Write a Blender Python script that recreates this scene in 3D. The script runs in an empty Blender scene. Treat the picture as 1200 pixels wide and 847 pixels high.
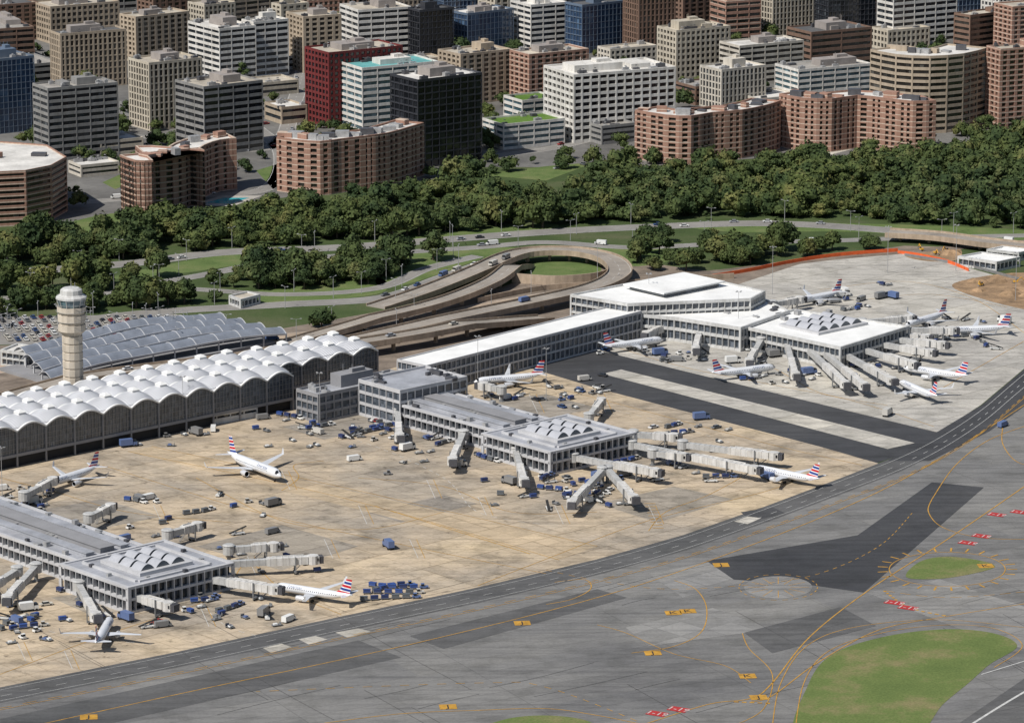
import bpy, math, random
import numpy as np
from mathutils import Vector, Matrix
random.seed(7); RNG=np.random.default_rng(5)
sc=bpy.context.scene; COL=sc.collection
PT=math.radians(13.3); F=4814.0; H=405.0; OFF=1700.0
sp_,cp_=math.sin(PT),math.cos(PT)
def P(x,y,h=0.0):
    v=(y-423.5)/F; u=(x-600)/F; t=(H-h)/(sp_+v*cp_)
    return (u*t,(cp_-v*sp_)*t-OFF)
def height_at(g,y):
    Z=g[1]+OFF; v=(y-423.5)/F
    return H-Z*(sp_+v*cp_)/(cp_-v*sp_)
UA=math.radians(42); U=(math.cos(UA),math.sin(UA)); V=(math.sin(UA),-math.cos(UA))
def add(p,*tv):
    x,y=p
    for t,d in tv: x+=t*d[0]; y+=t*d[1]
    return (x,y)
# ---------------------------------------------------------------- materials
def newmat(name):
    m=bpy.data.materials.new(name); m.use_nodes=True
    nt=m.node_tree; b=nt.nodes['Principled BSDF']; return m,nt,b
def nd(nt,t,**k):
    n=nt.nodes.new(t)
    for a,v in k.items(): setattr(n,a,v)
    return n
def ramp(nt,fac,stops):
    r=nt.nodes.new('ShaderNodeValToRGB'); e=r.color_ramp.elements
    while len(e)<len(stops): e.new(.5)
    for i,(p,c) in enumerate(stops):
        e[i].position=p; e[i].color=(c[0],c[1],c[2],1)
    nt.links.new(fac,r.inputs[0]); return r.outputs[0]
def noise(nt,vec,scale,detail=4,rough=.6):
    n=nd(nt,'ShaderNodeTexNoise'); n.inputs['Scale'].default_value=scale
    n.inputs['Detail'].default_value=detail; n.inputs['Roughness'].default_value=rough
    nt.links.new(vec,n.inputs['Vector']); return n.outputs['Fac']
def mapping(nt,vec,rot=0,scale=(1,1,1)):
    m=nd(nt,'ShaderNodeMapping'); m.inputs['Rotation'].default_value=(0,0,rot); m.inputs['Scale'].default_value=scale
    nt.links.new(vec,m.inputs['Vector']); return m.outputs[0]
def mixc(nt,fac,a,b,mode='MIX'):
    m=nd(nt,'ShaderNodeMix',data_type='RGBA',blend_type=mode)
    for s,val in ((0,fac),(6,a),(7,b)):
        if isinstance(val,(int,float)): m.inputs[s].default_value=val
        elif isinstance(val,tuple): m.inputs[s].default_value=(*val,1)
        else: nt.links.new(val,m.inputs[s])
    return m.outputs[2]
def mth(nt,op,a,bv=0):
    n=nd(nt,'ShaderNodeMath',operation=op)
    for i,q in enumerate((a,bv)):
        if isinstance(q,(int,float)): n.inputs[i].default_value=q
        else: nt.links.new(q,n.inputs[i])
    return n.outputs[0]
def pos(nt): return nd(nt,'ShaderNodeNewGeometry').outputs['Position']
def objc(nt): return nd(nt,'ShaderNodeTexCoord').outputs['Object']
MATS={}
def M(name,c,var=.25,scale=.3,rough=.8,metal=0.0,fine=True,spec=None,streak=False):
    if name in MATS: return MATS[name]
    m,nt,b=newmat(name); v=pos(nt)
    n1=noise(nt,v,scale,5); d=tuple(x*(1-var) for x in c); l=tuple(min(1,x*(1+var*.7)) for x in c)
    col=ramp(nt,n1,[(.3,d),(.7,l)])
    if fine:
        n2=noise(nt,v,scale*9,3); g=ramp(nt,n2,[(.3,(1-var*.6,)*3),(.7,(1,)*3)])
        col=mixc(nt,1.0,col,g,'MULTIPLY')
    if streak:
        n3=noise(nt,mapping(nt,v,0,(1,1,.08)),.5,4); col=mixc(nt,1.0,col,ramp(nt,n3,[(.35,(.80,.79,.77)),(.6,(1,1,1))]),'MULTIPLY')
    nt.links.new(col,b.inputs['Base Color'])
    b.inputs['Roughness'].default_value=rough; b.inputs['Metallic'].default_value=metal
    if spec is not None: b.inputs['Specular IOR Level'].default_value=spec
    MATS[name]=m; return m
def glassmat(name,dark,light,snap=(3,3,3.6),rough=.15,p=.75):
    m,nt,b=newmat(name); v=objc(nt)
    s=nd(nt,'ShaderNodeVectorMath',operation='SNAP'); nt.links.new(v,s.inputs[0]); s.inputs[1].default_value=snap
    w=nd(nt,'ShaderNodeTexWhiteNoise'); nt.links.new(s.outputs[0],w.inputs['Vector'])
    mid=tuple((a*2+c)/3 for a,c in zip(dark,light))
    col=ramp(nt,w.outputs['Value'],[(0,dark),(p,mid),(1,light)])
    nt.links.new(col,b.inputs['Base Color']); b.inputs['Roughness'].default_value=rough
    b.inputs['Specular IOR Level'].default_value=.8
    MATS[name]=m; return m
G_dark=glassmat('glass_dark',(.010,.013,.018),(.085,.095,.105),p=.85)
G_brown=glassmat('glass_brown',(.014,.012,.011),(.10,.095,.085),p=.85)
G_blue=glassmat('glass_blue',(.02,.04,.085),(.08,.14,.23))
G_teal=glassmat('glass_teal',(.035,.07,.09),(.15,.23,.26))
G_black=glassmat('glass_black',(.005,.006,.008),(.03,.033,.04))
G_term=glassmat('glass_terminal',(.035,.045,.057),(.13,.15,.18),snap=(1.7,1.7,1.8),rough=.25,p=.5)
G_pier=glassmat('glass_pier',(.015,.02,.026),(.10,.115,.13),snap=(2,2,2),rough=.2)
def slabmat(name,c,dark,slab,jointc,jw=.03,rough=.85,stain=.6,rot=-UA,tan2=None,row=None,spots=0.0,cvar=.80):
    m,nt,b=newmat(name); v=pos(nt); mv=mapping(nt,v,rot)
    br=nd(nt,'ShaderNodeTexBrick'); br.offset=0; br.inputs['Scale'].default_value=1
    br.inputs['Brick Width'].default_value=slab; br.inputs['Row Height'].default_value=row or slab
    br.inputs['Mortar Size'].default_value=jw*(row or slab); br.inputs['Mortar Smooth'].default_value=.3
    br.inputs['Color1'].default_value=(1,1,1,1); br.inputs['Color2'].default_value=(cvar,)*3+(1,)
    br.inputs['Mortar'].default_value=(*jointc,1); nt.links.new(mv,br.inputs['Vector'])
    b2=nd(nt,'ShaderNodeTexBrick'); b2.offset=.3; b2.inputs['Scale'].default_value=1; b2.inputs['Brick Width'].default_value=53; b2.inputs['Row Height'].default_value=22.8
    b2.inputs['Mortar Size'].default_value=.25; b2.inputs['Mortar'].default_value=(.6,.58,.55,1) if spots else (.9,.9,.9,1)
    b2.inputs['Color1'].default_value=(1,1,1,1); b2.inputs['Color2'].default_value=(.82,.83,.86,1); nt.links.new(mv,b2.inputs['Vector'])
    big=noise(nt,v,.012,5,.6); mid=noise(nt,v,.07,6,.65); fine=noise(nt,v,.9,4,.6)
    st=mapping(nt,v,rot,(.05,.9,1)); strk=noise(nt,st,.35,4,.6)
    col=ramp(nt,big,[(.38,dark),(.50,c),(.64,tan2 or c)])
    col=mixc(nt,1.0,col,br.outputs['Color'],'MULTIPLY'); col=mixc(nt,.85,col,b2.outputs['Color'],'MULTIPLY')
    k=1-stain
    col=mixc(nt,1.0,col,ramp(nt,mid,[(.33,(k,k,k*.98)),(.52,(1,1,1)),(1,(1.0,1,1))]),'MULTIPLY')
    col=mixc(nt,.9,col,ramp(nt,strk,[(.3,(.66,.66,.67)),(.55,(1,1,1))]),'MULTIPLY')
    col=mixc(nt,.8,col,ramp(nt,fine,[(.3,(.80,.80,.80)),(.6,(1,1,1))]),'MULTIPLY')
    if spots:
        sp=noise(nt,v,.16,7,.75); col=mixc(nt,spots,col,ramp(nt,sp,[(.31,(.30,.29,.28)),(.43,(1,1,1))]),'MULTIPLY')
        s2=noise(nt,mapping(nt,v,rot+.5,(.03,1,1)),.5,3,.5); col=mixc(nt,spots*.8,col,ramp(nt,s2,[(.30,(.5,.49,.48)),(.39,(1,1,1))]),'MULTIPLY')
    nt.links.new(col,b.inputs['Base Color']); b.inputs['Roughness'].default_value=rough
    return m
apronM=slabmat('apron_concrete',(.58,.47,.335),(.45,.385,.30),7.6,(.68,.65,.62),jw=.02,stain=.42,tan2=(.66,.525,.345),spots=.9,cvar=.86)
apronE=slabmat('apron_new_concrete',(.55,.52,.46),(.47,.445,.40),7.6,(.68,.68,.68),jw=.022,stain=.28,tan2=(.60,.565,.49),spots=.6,cvar=.87)
TR_=-math.radians(28)
taxiM=slabmat('taxiway_asphalt',(.215,.21,.20),(.165,.162,.158),70,(.72,.72,.72),jw=.03,stain=.25,rot=TR_,tan2=(.25,.243,.228),row=7,cvar=.88)
darkM=slabmat('dark_asphalt',(.058,.059,.063),(.044,.045,.049),60,(.8,.8,.8),jw=.03,stain=.25,rot=TR_,tan2=(.074,.074,.076),row=6,cvar=.88)
midM=slabmat('service_asphalt',(.125,.123,.12),(.10,.10,.098),60,(.8,.8,.8),jw=.03,stain=.25,rot=TR_,row=6,cvar=.88)
lightC=slabmat('light_concrete',(.62,.58,.50),(.52,.49,.43),7.6,(.7,.7,.7),stain=.25,spots=.5)
paleC=slabmat('pale_taxiway',(.30,.292,.275),(.25,.243,.23),12,(.75,.75,.75),stain=.25)
roadM=M('road_asphalt',(.24,.228,.21),.2,.06)
deckM=M('bridge_deck_paving',(.30,.265,.225),.25,.06)
concM=M('bridge_concrete',(.44,.345,.255),.25,.08,streak=True)
ballM=M('track_ballast',(.23,.185,.145),.4,.1)
cityM=M('city_paving',(.155,.15,.14),.4,.03)
def grassm(name,a,b_,c_,s=.05):
    m,nt,b=newmat(name); v=pos(nt)
    col=ramp(nt,noise(nt,v,s,6,.7),[(.3,a),(.5,b_),(.72,c_)])
    col=mixc(nt,.8,col,ramp(nt,noise(nt,v,1.2,3,.7),[(.3,(.6,.6,.6)),(.65,(1,1,1))]),'MULTIPLY')
    nt.links.new(col,b.inputs['Base Color']); b.inputs['Roughness'].default_value=.95
    b.inputs['Specular IOR Level'].default_value=.1; return m
grassM=grassm('mown_grass',(.08,.125,.04),(.125,.175,.06),(.19,.20,.09))
grassI=grassm('island_grass',(.11,.155,.05),(.14,.185,.06),(.27,.22,.12),.04)
groundM=grassm('open_ground',(.045,.07,.026),(.07,.10,.038),(.13,.13,.075),.02)
dirtM=M('bare_earth',(.33,.215,.12),.5,.12)
whiteP=M('white_paint',(.55,.55,.53),.3,.5); yellowP=M('yellow_paint',(.50,.27,.035),.35,.3); redP=M('red_paint',(.42,.03,.03),.25,.5)
orangeP=M('orange_plastic',(.75,.13,.03),.2,.5)
# ---------------------------------------------------------------- mesh builder
class MB:
    def __init__(s): s.v=[]; s.f=[]; s.m=[]
    def face(s,pts,mi=0):
        n=len(s.v); s.v+= [tuple(p) for p in pts]; s.f.append(list(range(n,n+len(pts)))); s.m.append(mi)
    def box(s,cx,cy,z0,z1,lx,ly,a=0,mi=0,taper=1.0):
        c,q=math.cos(a),math.sin(a); n=len(s.v)
        for z,k in ((z0,1),(z1,taper)):
            for dx,dy in ((-1,-1),(1,-1),(1,1),(-1,1)):
                X=dx*lx/2*k; Y=dy*ly/2*k; s.v.append((cx+X*c-Y*q,cy+X*q+Y*c,z))
        for f in ((3,2,1,0),(4,5,6,7),(0,1,5,4),(1,2,6,5),(2,3,7,6),(3,0,4,7)):
            s.f.append([n+i for i in f]); s.m.append(mi)
    def loft(s,rings,mi=0,cap0=True,cap1=True,mfun=None):
        n=len(s.v); k=len(rings[0])
        for r in rings: s.v+= [tuple(p) for p in r]
        for i in range(len(rings)-1):
            for j in range(k):
                a=n+i*k+j; b=n+i*k+(j+1)%k
                s.f.append([a,b,b+k,a+k]); s.m.append(mi if mfun is None else mfun(i))
        if cap0: s.f.append([n+j for j in reversed(range(k))]); s.m.append(mi)
        if cap1: s.f.append([n+(len(rings)-1)*k+j for j in range(k)]); s.m.append(mi)
    def cyl(s,cx,cy,z0,z1,r0,r1=None,n=12,mi=0):
        r1=r0 if r1 is None else r1
        s.loft([[(cx+r*math.cos(2*math.pi*j/n),cy+r*math.sin(2*math.pi*j/n),z) for j in range(n)] for z,r in ((z0,r0),(z1,r1))],mi)
    def wheel(s,cx,cy,cz,r,w,mi=0,n=10,axis='y'):
        rr=[]
        for d in (-w/2,w/2):
            rr.append([(cx+r*math.cos(2*math.pi*j/n),cy+d,cz+r*math.sin(2*math.pi*j/n)) for j in range(n)])
        s.loft(rr,mi)
    def beam(s,a,b,w,h,mi=0):
        a=Vector(a); b=Vector(b); d=(b-a).normalized(); sd=d.cross(Vector((0,0,1)))
        if sd.length<1e-3: sd=Vector((1,0,0))
        sd.normalize(); up=sd.cross(d).normalized(); rr=[]
        for p in (a,b): rr.append([p-sd*w/2-up*h/2,p+sd*w/2-up*h/2,p+sd*w/2+up*h/2,p-sd*w/2+up*h/2])
        s.loft(rr,mi)
    def mesh(s,name,mats,smooth=False):
        me=bpy.data.meshes.new(name); me.from_pydata(s.v,[],s.f)
        for m in mats: me.materials.append(m)
        if len(mats)>1: me.polygons.foreach_set('material_index',s.m)
        if smooth: me.polygons.foreach_set('use_smooth',[True]*len(s.f))
        me.update(); return me
    def obj(s,name,mats,parent=None,smooth=False,loc=(0,0,0),rot=0.0,**k):
        o=bpy.data.objects.new(name,s.mesh(name,mats,smooth)); COL.objects.link(o)
        o.location=loc; o.rotation_euler=(0,0,rot)
        if parent: o.parent=parent
        for a,b in k.items(): o[a]=b
        return o
def empty(name,loc,rot,label,cat,**k):
    o=bpy.data.objects.new(name,None); COL.objects.link(o); o.location=loc; o.rotation_euler=(0,0,rot)
    o.empty_display_size=1; o['label']=label; o['category']=cat
    for a,b in k.items(): o[a]=b
    return o
def copytree(o,loc,rot,scale=None,**k):
    c=o.copy(); COL.objects.link(c); c.location=loc; c.rotation_euler=(0,0,rot)
    if scale: c.scale=scale
    for a,b in k.items(): c[a]=b
    for ch in o.children:
        d=ch.copy(); COL.objects.link(d); d.parent=c
        for g in ch.children:
            e=g.copy(); COL.objects.link(e); e.parent=d
    return c
def ccw(poly):
    a=sum(poly[i][0]*poly[(i+1)%len(poly)][1]-poly[(i+1)%len(poly)][0]*poly[i][1] for i in range(len(poly)))
    return poly if a>0 else poly[::-1]
def offset(poly,d):
    n=len(poly); out=[]
    for i in range(n):
        p0=Vector(poly[i-1]); p1=Vector(poly[i]); p2=Vector(poly[(i+1)%n])
        e1=(p1-p0).normalized(); e2=(p2-p1).normalized()
        n1=Vector((-e1.y,e1.x)); n2=Vector((-e2.y,e2.x)); b=n1+n2
        b=b/max(.3,(1+n1.dot(n2))); out.append(tuple(p1+b*d))
    return out
def smooth(pts,k=8,closed=False):
    pts=[Vector(p) for p in pts]; out=[]; n=len(pts)
    rng=n if closed else n-1
    for i in range(rng):
        if closed: a,b,c,d=pts[i-1],pts[i],pts[(i+1)%n],pts[(i+2)%n]
        else: a=pts[max(0,i-1)];b=pts[i];c=pts[i+1];d=pts[min(n-1,i+2)]
        for j in range(k):
            t=j/k; out.append(tuple(.5*((2*b)+(-a+c)*t+(2*a-5*b+4*c-d)*t*t+(-a+3*b-3*c+d)*t**3)))
    if not closed: out.append(tuple(pts[-1]))
    return out
def sheet(name,px,z,mat,sm=False,kind='structure',world=False):
    pts=px if world else [P(*p) for p in px]
    if sm: pts=smooth(pts,8,True)
    pts=ccw(pts); mb=MB(); mb.face([(p[0],p[1],z) for p in pts])
    return mb.obj(name,[mat],kind=kind)
def normals(pts,closed=False):
    out=[]; n=len(pts)
    for i in range(n):
        a=Vector(pts[i-1] if (i>0 or closed) else pts[i]); b=Vector(pts[(i+1)%n] if (i<n-1 or closed) else pts[i])
        d=(b-a).normalized(); out.append(Vector((-d.y,d.x)))
    return out
def ribbon_into(mb,pts,w,z,mi=0,closed=False,dash=None,off=0.0,zf=None):
    nn=normals(pts,closed)
    L=0; n=len(pts)
    for i in range(n if closed else n-1):
        j=(i+1)%n; a=Vector(pts[i]); b=Vector(pts[j]); na,nb=nn[i],nn[j]
        a=a+na*off; b=b+nb*off; seg=(b-a).length
        if dash:
            on,offd=dash; t=0
            while t<seg:
                ph=(L+t)%(on+offd)
                if ph<on:
                    e=min(seg,t+on-ph); A=a.lerp(b,t/seg); B=a.lerp(b,e/seg)
                    mb.face([(A-na*w/2).to_tuple()+(z,),(B-na*w/2).to_tuple()+(z,),(B+na*w/2).to_tuple()+(z,),(A+na*w/2).to_tuple()+(z,)],mi); t=e+1e-3
                else: t+=on+offd-ph
        else:
            z0=z; mb.face([(a-na*w/2).to_tuple()+(z0,),(b-nb*w/2).to_tuple()+(z0,),(b+nb*w/2).to_tuple()+(z0,),(a+na*w/2).to_tuple()+(z0,)],mi)
        L+=seg
ROADS=[]
def road(name,px,w,mat,z=.05,lines=True,closed=False,reg=True,h=0,clear=(0,5)):
    pts=smooth([P(x,y,h) for x,y in px],8,closed)
    mb=MB(); ribbon_into(mb,pts,w,z,0,closed)
    o=mb.obj(name,[mat],kind='structure')
    if lines:
        ml=MB(); ribbon_into(ml,pts,.22,z+.015,0,closed,off=w/2-.6); ribbon_into(ml,pts,.22,z+.015,0,closed,off=-w/2+.6)
        ribbon_into(ml,pts,.2,z+.015,0,closed,dash=(3,9)); ml.obj('road_marking',[whiteP],kind='structure')
    if reg: ROADS.append((np.array(pts),w/2,clear))
    return pts
# ---------------------------------------------------------------- ground sheets
mb=MB(); mb.face([(-9000,-4000,0),(9000,-4000,0),(9000,14000,0),(-9000,14000,0)]); mb.obj('ground',[groundM],kind='structure')
sheet('city_ground',[(-400,268),(0,266),(140,256),(330,232),(500,212),(560,196),(744,196),(912,184),(1097,180),(1200,158),(1600,150),(1700,-200),(-700,-200)],.02,cityM)
E0=[(-300,868),(-100,826),(0,805),(200,765),(400,722),(560,688),(700,655),(800,627),(900,592),(980,562),(1050,535),(1100,510),(1150,477),(1200,435),(1290,365)]
sheet('taxiway',E0+[(1700,365),(1700,1300),(-500,1300)],.02,taxiM)
sheet('apron',[(-300,868)]+E0[1:9]+[(980,562),(1030,543),(960,523),(700,455),(600,425),(480,425),(340,470),(0,540),(-300,620)],.04,apronM)
sheet('apron',[(662,401),(745,378),(860,335),(960,302),(1075,297),(1210,335),(1290,365),(1200,432),(1150,474),(1100,507)],.045,apronE)
sheet('taxiway',[(600,425),(662,401),(1100,507),(1050,535),(1020,545),(700,456)],.035,darkM)
sheet('taxiway',[(706,438),(728,433),(1072,519),(1040,526)],.055,lightC)
E1=[(x+6,y+17) for x,y in E0]
sheet('service_road',E0+E1[::-1],.05,midM)
sheet('taxiway',[(1085,514),(1150,475),(1200,433),(1290,365),(1330,380),(1230,455),(1160,505),(1090,540),(1040,540)],.06,darkM)
sheet('taxiway',[(828,657),(1005,627),(1092,565),(1153,571),(1012,694),(948,685),(860,679)],.065,darkM)
sheet('taxiway',[(733,735),(835,712),(905,737),(760,757)],.06,paleC)
sheet('taxiway',[(872,741),(985,711),(1027,733),(905,765)],.065,midM)
sheet('taxiway',[(0,842),(420,750),(470,770),(130,847),(0,872)],.055,midM)
sheet('taxiway',[(480,745),(700,690),(735,700),(520,760)],.055,midM)
sheet('taxiway',[(1015,694),(1100,678),(1230,720),(1230,770),(1120,735)],.055,paleC)
sheet('taxiway',[(1105,860),(1200,795),(1400,690),(1500,760),(1300,900)],.06,midM)
sheet('taxiway',[(760,672),(850,655),(930,668),(800,700)],.055,paleC)
sheet('taxiway',[(868,600),(905,594),(920,601),(880,611)],.065,darkM)
sheet('grass',[(935,870),(948,800),(978,765),(1040,745),(1110,737),(1165,742),(1192,757),(1160,778),(1135,800),(1105,825),(1060,870)],.08,grassI,sm=True)
sheet('grass',[(1062,676),(1078,658),(1110,652),(1150,657),(1166,664),(1140,672),(1100,678)],.08,grassI,sm=True)
sheet('grass',[(560,860),(590,843),(640,838),(690,845),(700,865)],.08,grassI,sm=True)
pts=[P(912+40*math.cos(a),688+13*math.sin(a)) for a in np.linspace(0,6.28,40)[:-1]]
sheet('helicopter_pad',pts,.075,paleC,world=True)
for q in ([(393,741),(420,736),(436,740),(408,747)],[(350,749),(370,745),(384,749),(362,755)],[(308,759),(330,754),(342,758),(318,765)],[(860,611),(876,605),(892,607),(876,614)]):
    sheet('pavement_patch',q,.08,lightC)
sheet('apron_lane',[(150,529),(178,523),(700,640),(655,656)],.06,slabmat('lane_concrete',(.64,.50,.33),(.55,.44,.30),7.6,(.62,.6,.57),jw=.02,stain=.3,spots=.4))
wornM=slabmat('worn_concrete',(.41,.36,.29),(.35,.31,.26),7.6,(.7,.68,.66),jw=.02,stain=.4,spots=.9)
for q in ([(560,470),(640,462),(700,478),(640,490)],[(230,640),(330,615),(420,640),(330,668)],[(700,590),(790,570),(860,585),(770,612)],[(30,600),(120,585),(190,605),(90,625)],[(330,500),(420,485),(470,497),(380,515)],[(430,600),(520,580),(560,590),(470,612)],[(60,700),(130,690),(190,706),(110,722)]):
    sheet('apron_patch',q,.055,wornM)
sheet('grass',[(610,326),(640,301),(680,299),(703,311),(698,325),(660,330)],.03,grassM,sm=True)
sheet('bare_ground',[(1118,332),(1210,320),(1280,350),(1230,366),(1150,350)],.07,dirtM,sm=True)
sheet('bare_ground',[(1060,299),(1090,290),(1125,292),(1120,305),(1085,306)],.06,dirtM,sm=True)
sheet('bare_ground',[(-50,470),(0,405),(150,400),(330,385),(560,345),(700,300),(830,318),(1060,288),(1120,290),(1060,302),(860,338),(745,380),(500,435),(340,470),(0,545),(-60,560)],.025,ballM)
sheet('parking_lot',[(-40,404),(-40,372),(200,368),(250,372),(240,388),(120,404)],.035,roadM)
for q in ([(80,262),(135,250),(145,262),(90,275)],[(440,282),(520,272),(640,262),(640,270),(520,284)],[(130,325),(250,300),(330,292),(340,300),(200,322)],
          [(700,290),(760,288),(800,300),(740,312)],[(800,262),(1000,262),(1200,270),(1200,284),(1000,272),(860,272)],[(470,300),(600,290),(560,305),(470,335),(440,330)],
          [(330,330),(440,325),(440,345),(300,355)]):
    sheet('grass',q,.03,grassM,sm=True)
# ---------------------------------------------------------------- pavement markings
mk=MB(); mw=MB()
def line(px,w=.4,mb_=None,closed=False,dash=None,off=0,z=.1):
    pts=smooth([P(*p) for p in px],8,closed); ribbon_into(mb_ if mb_ is not None else mk,pts,w,z,0,closed,dash,off)
e0=E0[1:]
line([(x+1,y+3) for x,y in e0],.2,mw); line([(x+3,y+10) for x,y in e0],.2,mw,dash=(4,6)); line([(x+5,y+15) for x,y in e0],.2,mw)
line([(x+8,y+23) for x,y in e0],.3,dash=(5,4)); line([(x+8,y+25) for x,y in e0],.25)
line([(-50,870),(200,815),(480,755),(700,700),(850,650),(1000,590),(1100,538),(1215,465)],.4)
line([(380,847),(470,836),(560,832),(640,830),(700,838),(760,850)],.4)
line([(750,850),(830,825),(880,818),(905,800),(950,745),(1020,690),(1110,632),(1215,560)],.45)
line([(880,822),(905,815),(960,775),(1030,738),(1110,722),(1215,705)],.4)
line([(650,682),(685,679),(692,690),(670,702),(640,708)],.35)
line([(790,680),(815,690),(828,712),(822,740),(790,757),(740,765)],.35)
line([(760,850),(640,805),(560,800),(300,810)],.3,dash=(3,3))
line([(1092,585),(1088,600),(1105,618),(1150,630),(1215,632)],.35)
line([(1092,585),(1120,545),(1160,515),(1215,495)],.35)
line([(1175,500),(1175,520),(1190,540),(1215,548)],.35)
line([(640,668),(700,680),(780,690),(880,685),(960,672),(1030,640),(1070,600)],.3,dash=(2.5,2.5))
line([(905,850),(915,800),(945,757),(1000,735),(1100,726),(1200,735)],.3)
line([(860,822),(905,824)],1.0,dash=(1.5,1)); line([(1036,692),(1058,708),(1080,716),(1112,722)],1.0,dash=(1.5,1.2)); line([(1036,692),(1110,700),(1215,692)],.3,dash=(4,2))
line([(700,732),(735,742),(790,766),(850,780),(880,800)],.3)
line([(870,742),(878,760),(905,790),(895,830),(860,850)],.3)
line([(1110+68*math.cos(a),667+20*math.sin(a)) for a in np.linspace(0,6.28,20)[:-1]],.35,closed=True)
for a in np.linspace(0,6.28,26)[:-1]:
    line([(1110+70*math.cos(a),667+21*math.sin(a)),(1110+82*math.cos(a),667+25*math.sin(a))],.7)
line([(912+46*math.cos(a),688+15*math.sin(a)) for a in np.linspace(0,6.28,20)[:-1]],.3,closed=True,dash=(2,2))
for a in np.linspace(0,6.28,13)[:-1]:
    line([(912+14*math.cos(a),688+4*math.sin(a)),(912+36*math.cos(a),688+12*math.sin(a))],.25)
line([(930,870),(942,800),(972,762),(1035,741),(1110,732),(1168,737),(1198,757),(1165,782)],.3)
line([(1120,860),(1205,808),(1300,760)],.9,mw); line([(1150,790),(1215,770)],.5,mw)
for l in ([(150,529),(400,583),(655,656)],[(178,523),(420,575),(700,640)],[(120,545),(300,600),(480,640),(640,672)],[(0,560),(60,575),(150,600),(270,612)],[(330,575),(350,560),(345,545),(380,540)],
          [(400,720),(330,690),(290,660),(250,700),(120,745),(0,790)],[(560,686),(640,655),(760,610),(900,575),(960,550)],[(880,553),(830,580),(780,600),(760,622)],[(560,450),(620,452),(680,462),(900,520),(1010,545)],[(700,400),(800,430),(900,450),(1000,470),(1095,500)],
          [(845,437),(900,430),(960,460),(1040,475)],[(1090,463),(1130,440),(1200,400)],[(960,340),(1060,330),(1140,350),(1200,390)],[(230,560),(330,610),(430,620),(520,600)],[(420,560),(520,570),(600,600),(700,600)],[(960,345),(1000,352),(1090,345),(1180,360)]):
    line(l,.28)
for l in ([(340,500),(430,520),(520,560),(560,600),(640,615)],[(0,600),(30,640),(20,700),(60,740),(180,755)],[(220,690),(260,730),(300,745)],[(520,450),(640,468),(740,485),(860,520)],[(700,400),(840,412),(920,455),(1090,480)]):
    line(l,.25,mw,dash=(3,3))
for x,y in ((235,720),(500,570),(560,590),(650,600),(760,600),(330,560),(180,600),(700,470),(620,470),(75,770),(20,760),(290,660),(420,600),(480,640),(380,640)):
    for k in range(2): line([(x+8*k,y-8),(x+10+8*k,y+14)],.2,mk if k else mw)
for k in range(9): line([(755+3*k*.4,590+3.6*k),(768+3*k*.4,590+3.6*k)],.5)
for k in range(14): line([(440+13*k,593+4*k),(452+13*k,597+4*k)],.4)
mk.obj('taxiway_marking',[yellowP],kind='structure'); mw.obj('apron_marking',[whiteP],kind='structure')
mt=MB(); rc=random.Random(5)
for k in range(46):
    x=rc.uniform(0,1180); y=rc.uniform(690,840); L=rc.uniform(40,160); sl_=rc.choice([-.22,-.24,.55])
    line([(x,y),(x+L*.5,y+L*.5*sl_+rc.uniform(-2,2)),(x+L,y+L*sl_)],.18,mt,z=.075) if not (y+L*sl_<640) else None
mt.obj('crack_sealant',[M('tar_sealant',(.05,.05,.05),.2,.5)],kind='structure')
blackP=M('black_paint',(.03,.03,.03),.2,.5)
def textmesh(body,size):
    cu=bpy.data.curves.new('txt','FONT'); cu.body=body; cu.size=size; cu.align_x='CENTER'; cu.align_y='CENTER'; cu.resolution_u=2
    o=bpy.data.objects.new('txt',cu); COL.objects.link(o); bpy.context.view_layer.update()
    me=bpy.data.meshes.new_from_object(o); bpy.data.objects.remove(o); return me
def painted_sign(x,y,body,bg,fg,ang,w,h):
    g=P(x,y); mb=MB(); mb.face([(-w/2,-h/2,0),(w/2,-h/2,0),(w/2,h/2,0),(-w/2,h/2,0)])
    o=mb.obj('painted_sign',[bg],loc=(g[0],g[1],.12),rot=ang); o['kind']='structure'
    me=textmesh(body,h*.95); me.materials.append(fg); t=bpy.data.objects.new('sign_lettering',me); COL.objects.link(t); t.parent=o; t.location=(0,0,.015)
for x,y,b in ((612,730,'J'),(789,718,'K'),(765,765,'J'),(525,828,'J'),(104,840,'J'),(876,792,'K'),(889,817,'J'),(845,662,'J'),(1155,663,'K'),(806,716,'K')):
    painted_sign(x,y,b,yellowP,blackP,.1,5.5,5)
for x,y in ((770,836),(795,831),(1048,706),(1064,712),(1134,636),(1150,628),(1168,603),(1195,600)):
    painted_sign(x,y,'1-19',redP,whiteP,-.5,6.4,4.4)
# ---------------------------------------------------------------- roads
R={}
R['pk1']=road('road',[(-60,322),(60,316),(160,308),(260,296),(400,290),(520,281),(640,272),(760,266),(900,262),(1040,270),(1210,288)],14,roadM,clear=(0,8,17,26))
R['pk2']=road('road',[(170,334),(240,322),(330,305),(450,297),(560,290),(640,284),(740,290),(860,285),(980,282),(1100,278),(1210,276)],9,roadM,clear=(0,8))
R['a1']=road('road',[(-60,392),(60,380),(180,366),(330,357),(450,349),(520,326),(580,305)],12,roadM,clear=(0,8))
R['a3']=road('road',[(-60,352),(100,345),(200,338),(330,345),(440,338),(500,315),(560,300)],8,roadM,clear=(0,8,14))
R['a2']=road('road',[(-60,440),(60,424),(200,406),(340,395),(450,385),(560,362),(700,338)],16,concM,z=.06)
R['c1']=road('road',[(-60,250),(110,236),(200,230),(310,222),(330,180),(300,150)],10,roadM)
R['c2']=road('road',[(120,178),(160,160),(310,175),(345,120),(360,60)],10,roadM)
R['c3']=road('road',[(500,190),(640,175),(740,150),(800,140)],10,roadM)
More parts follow.
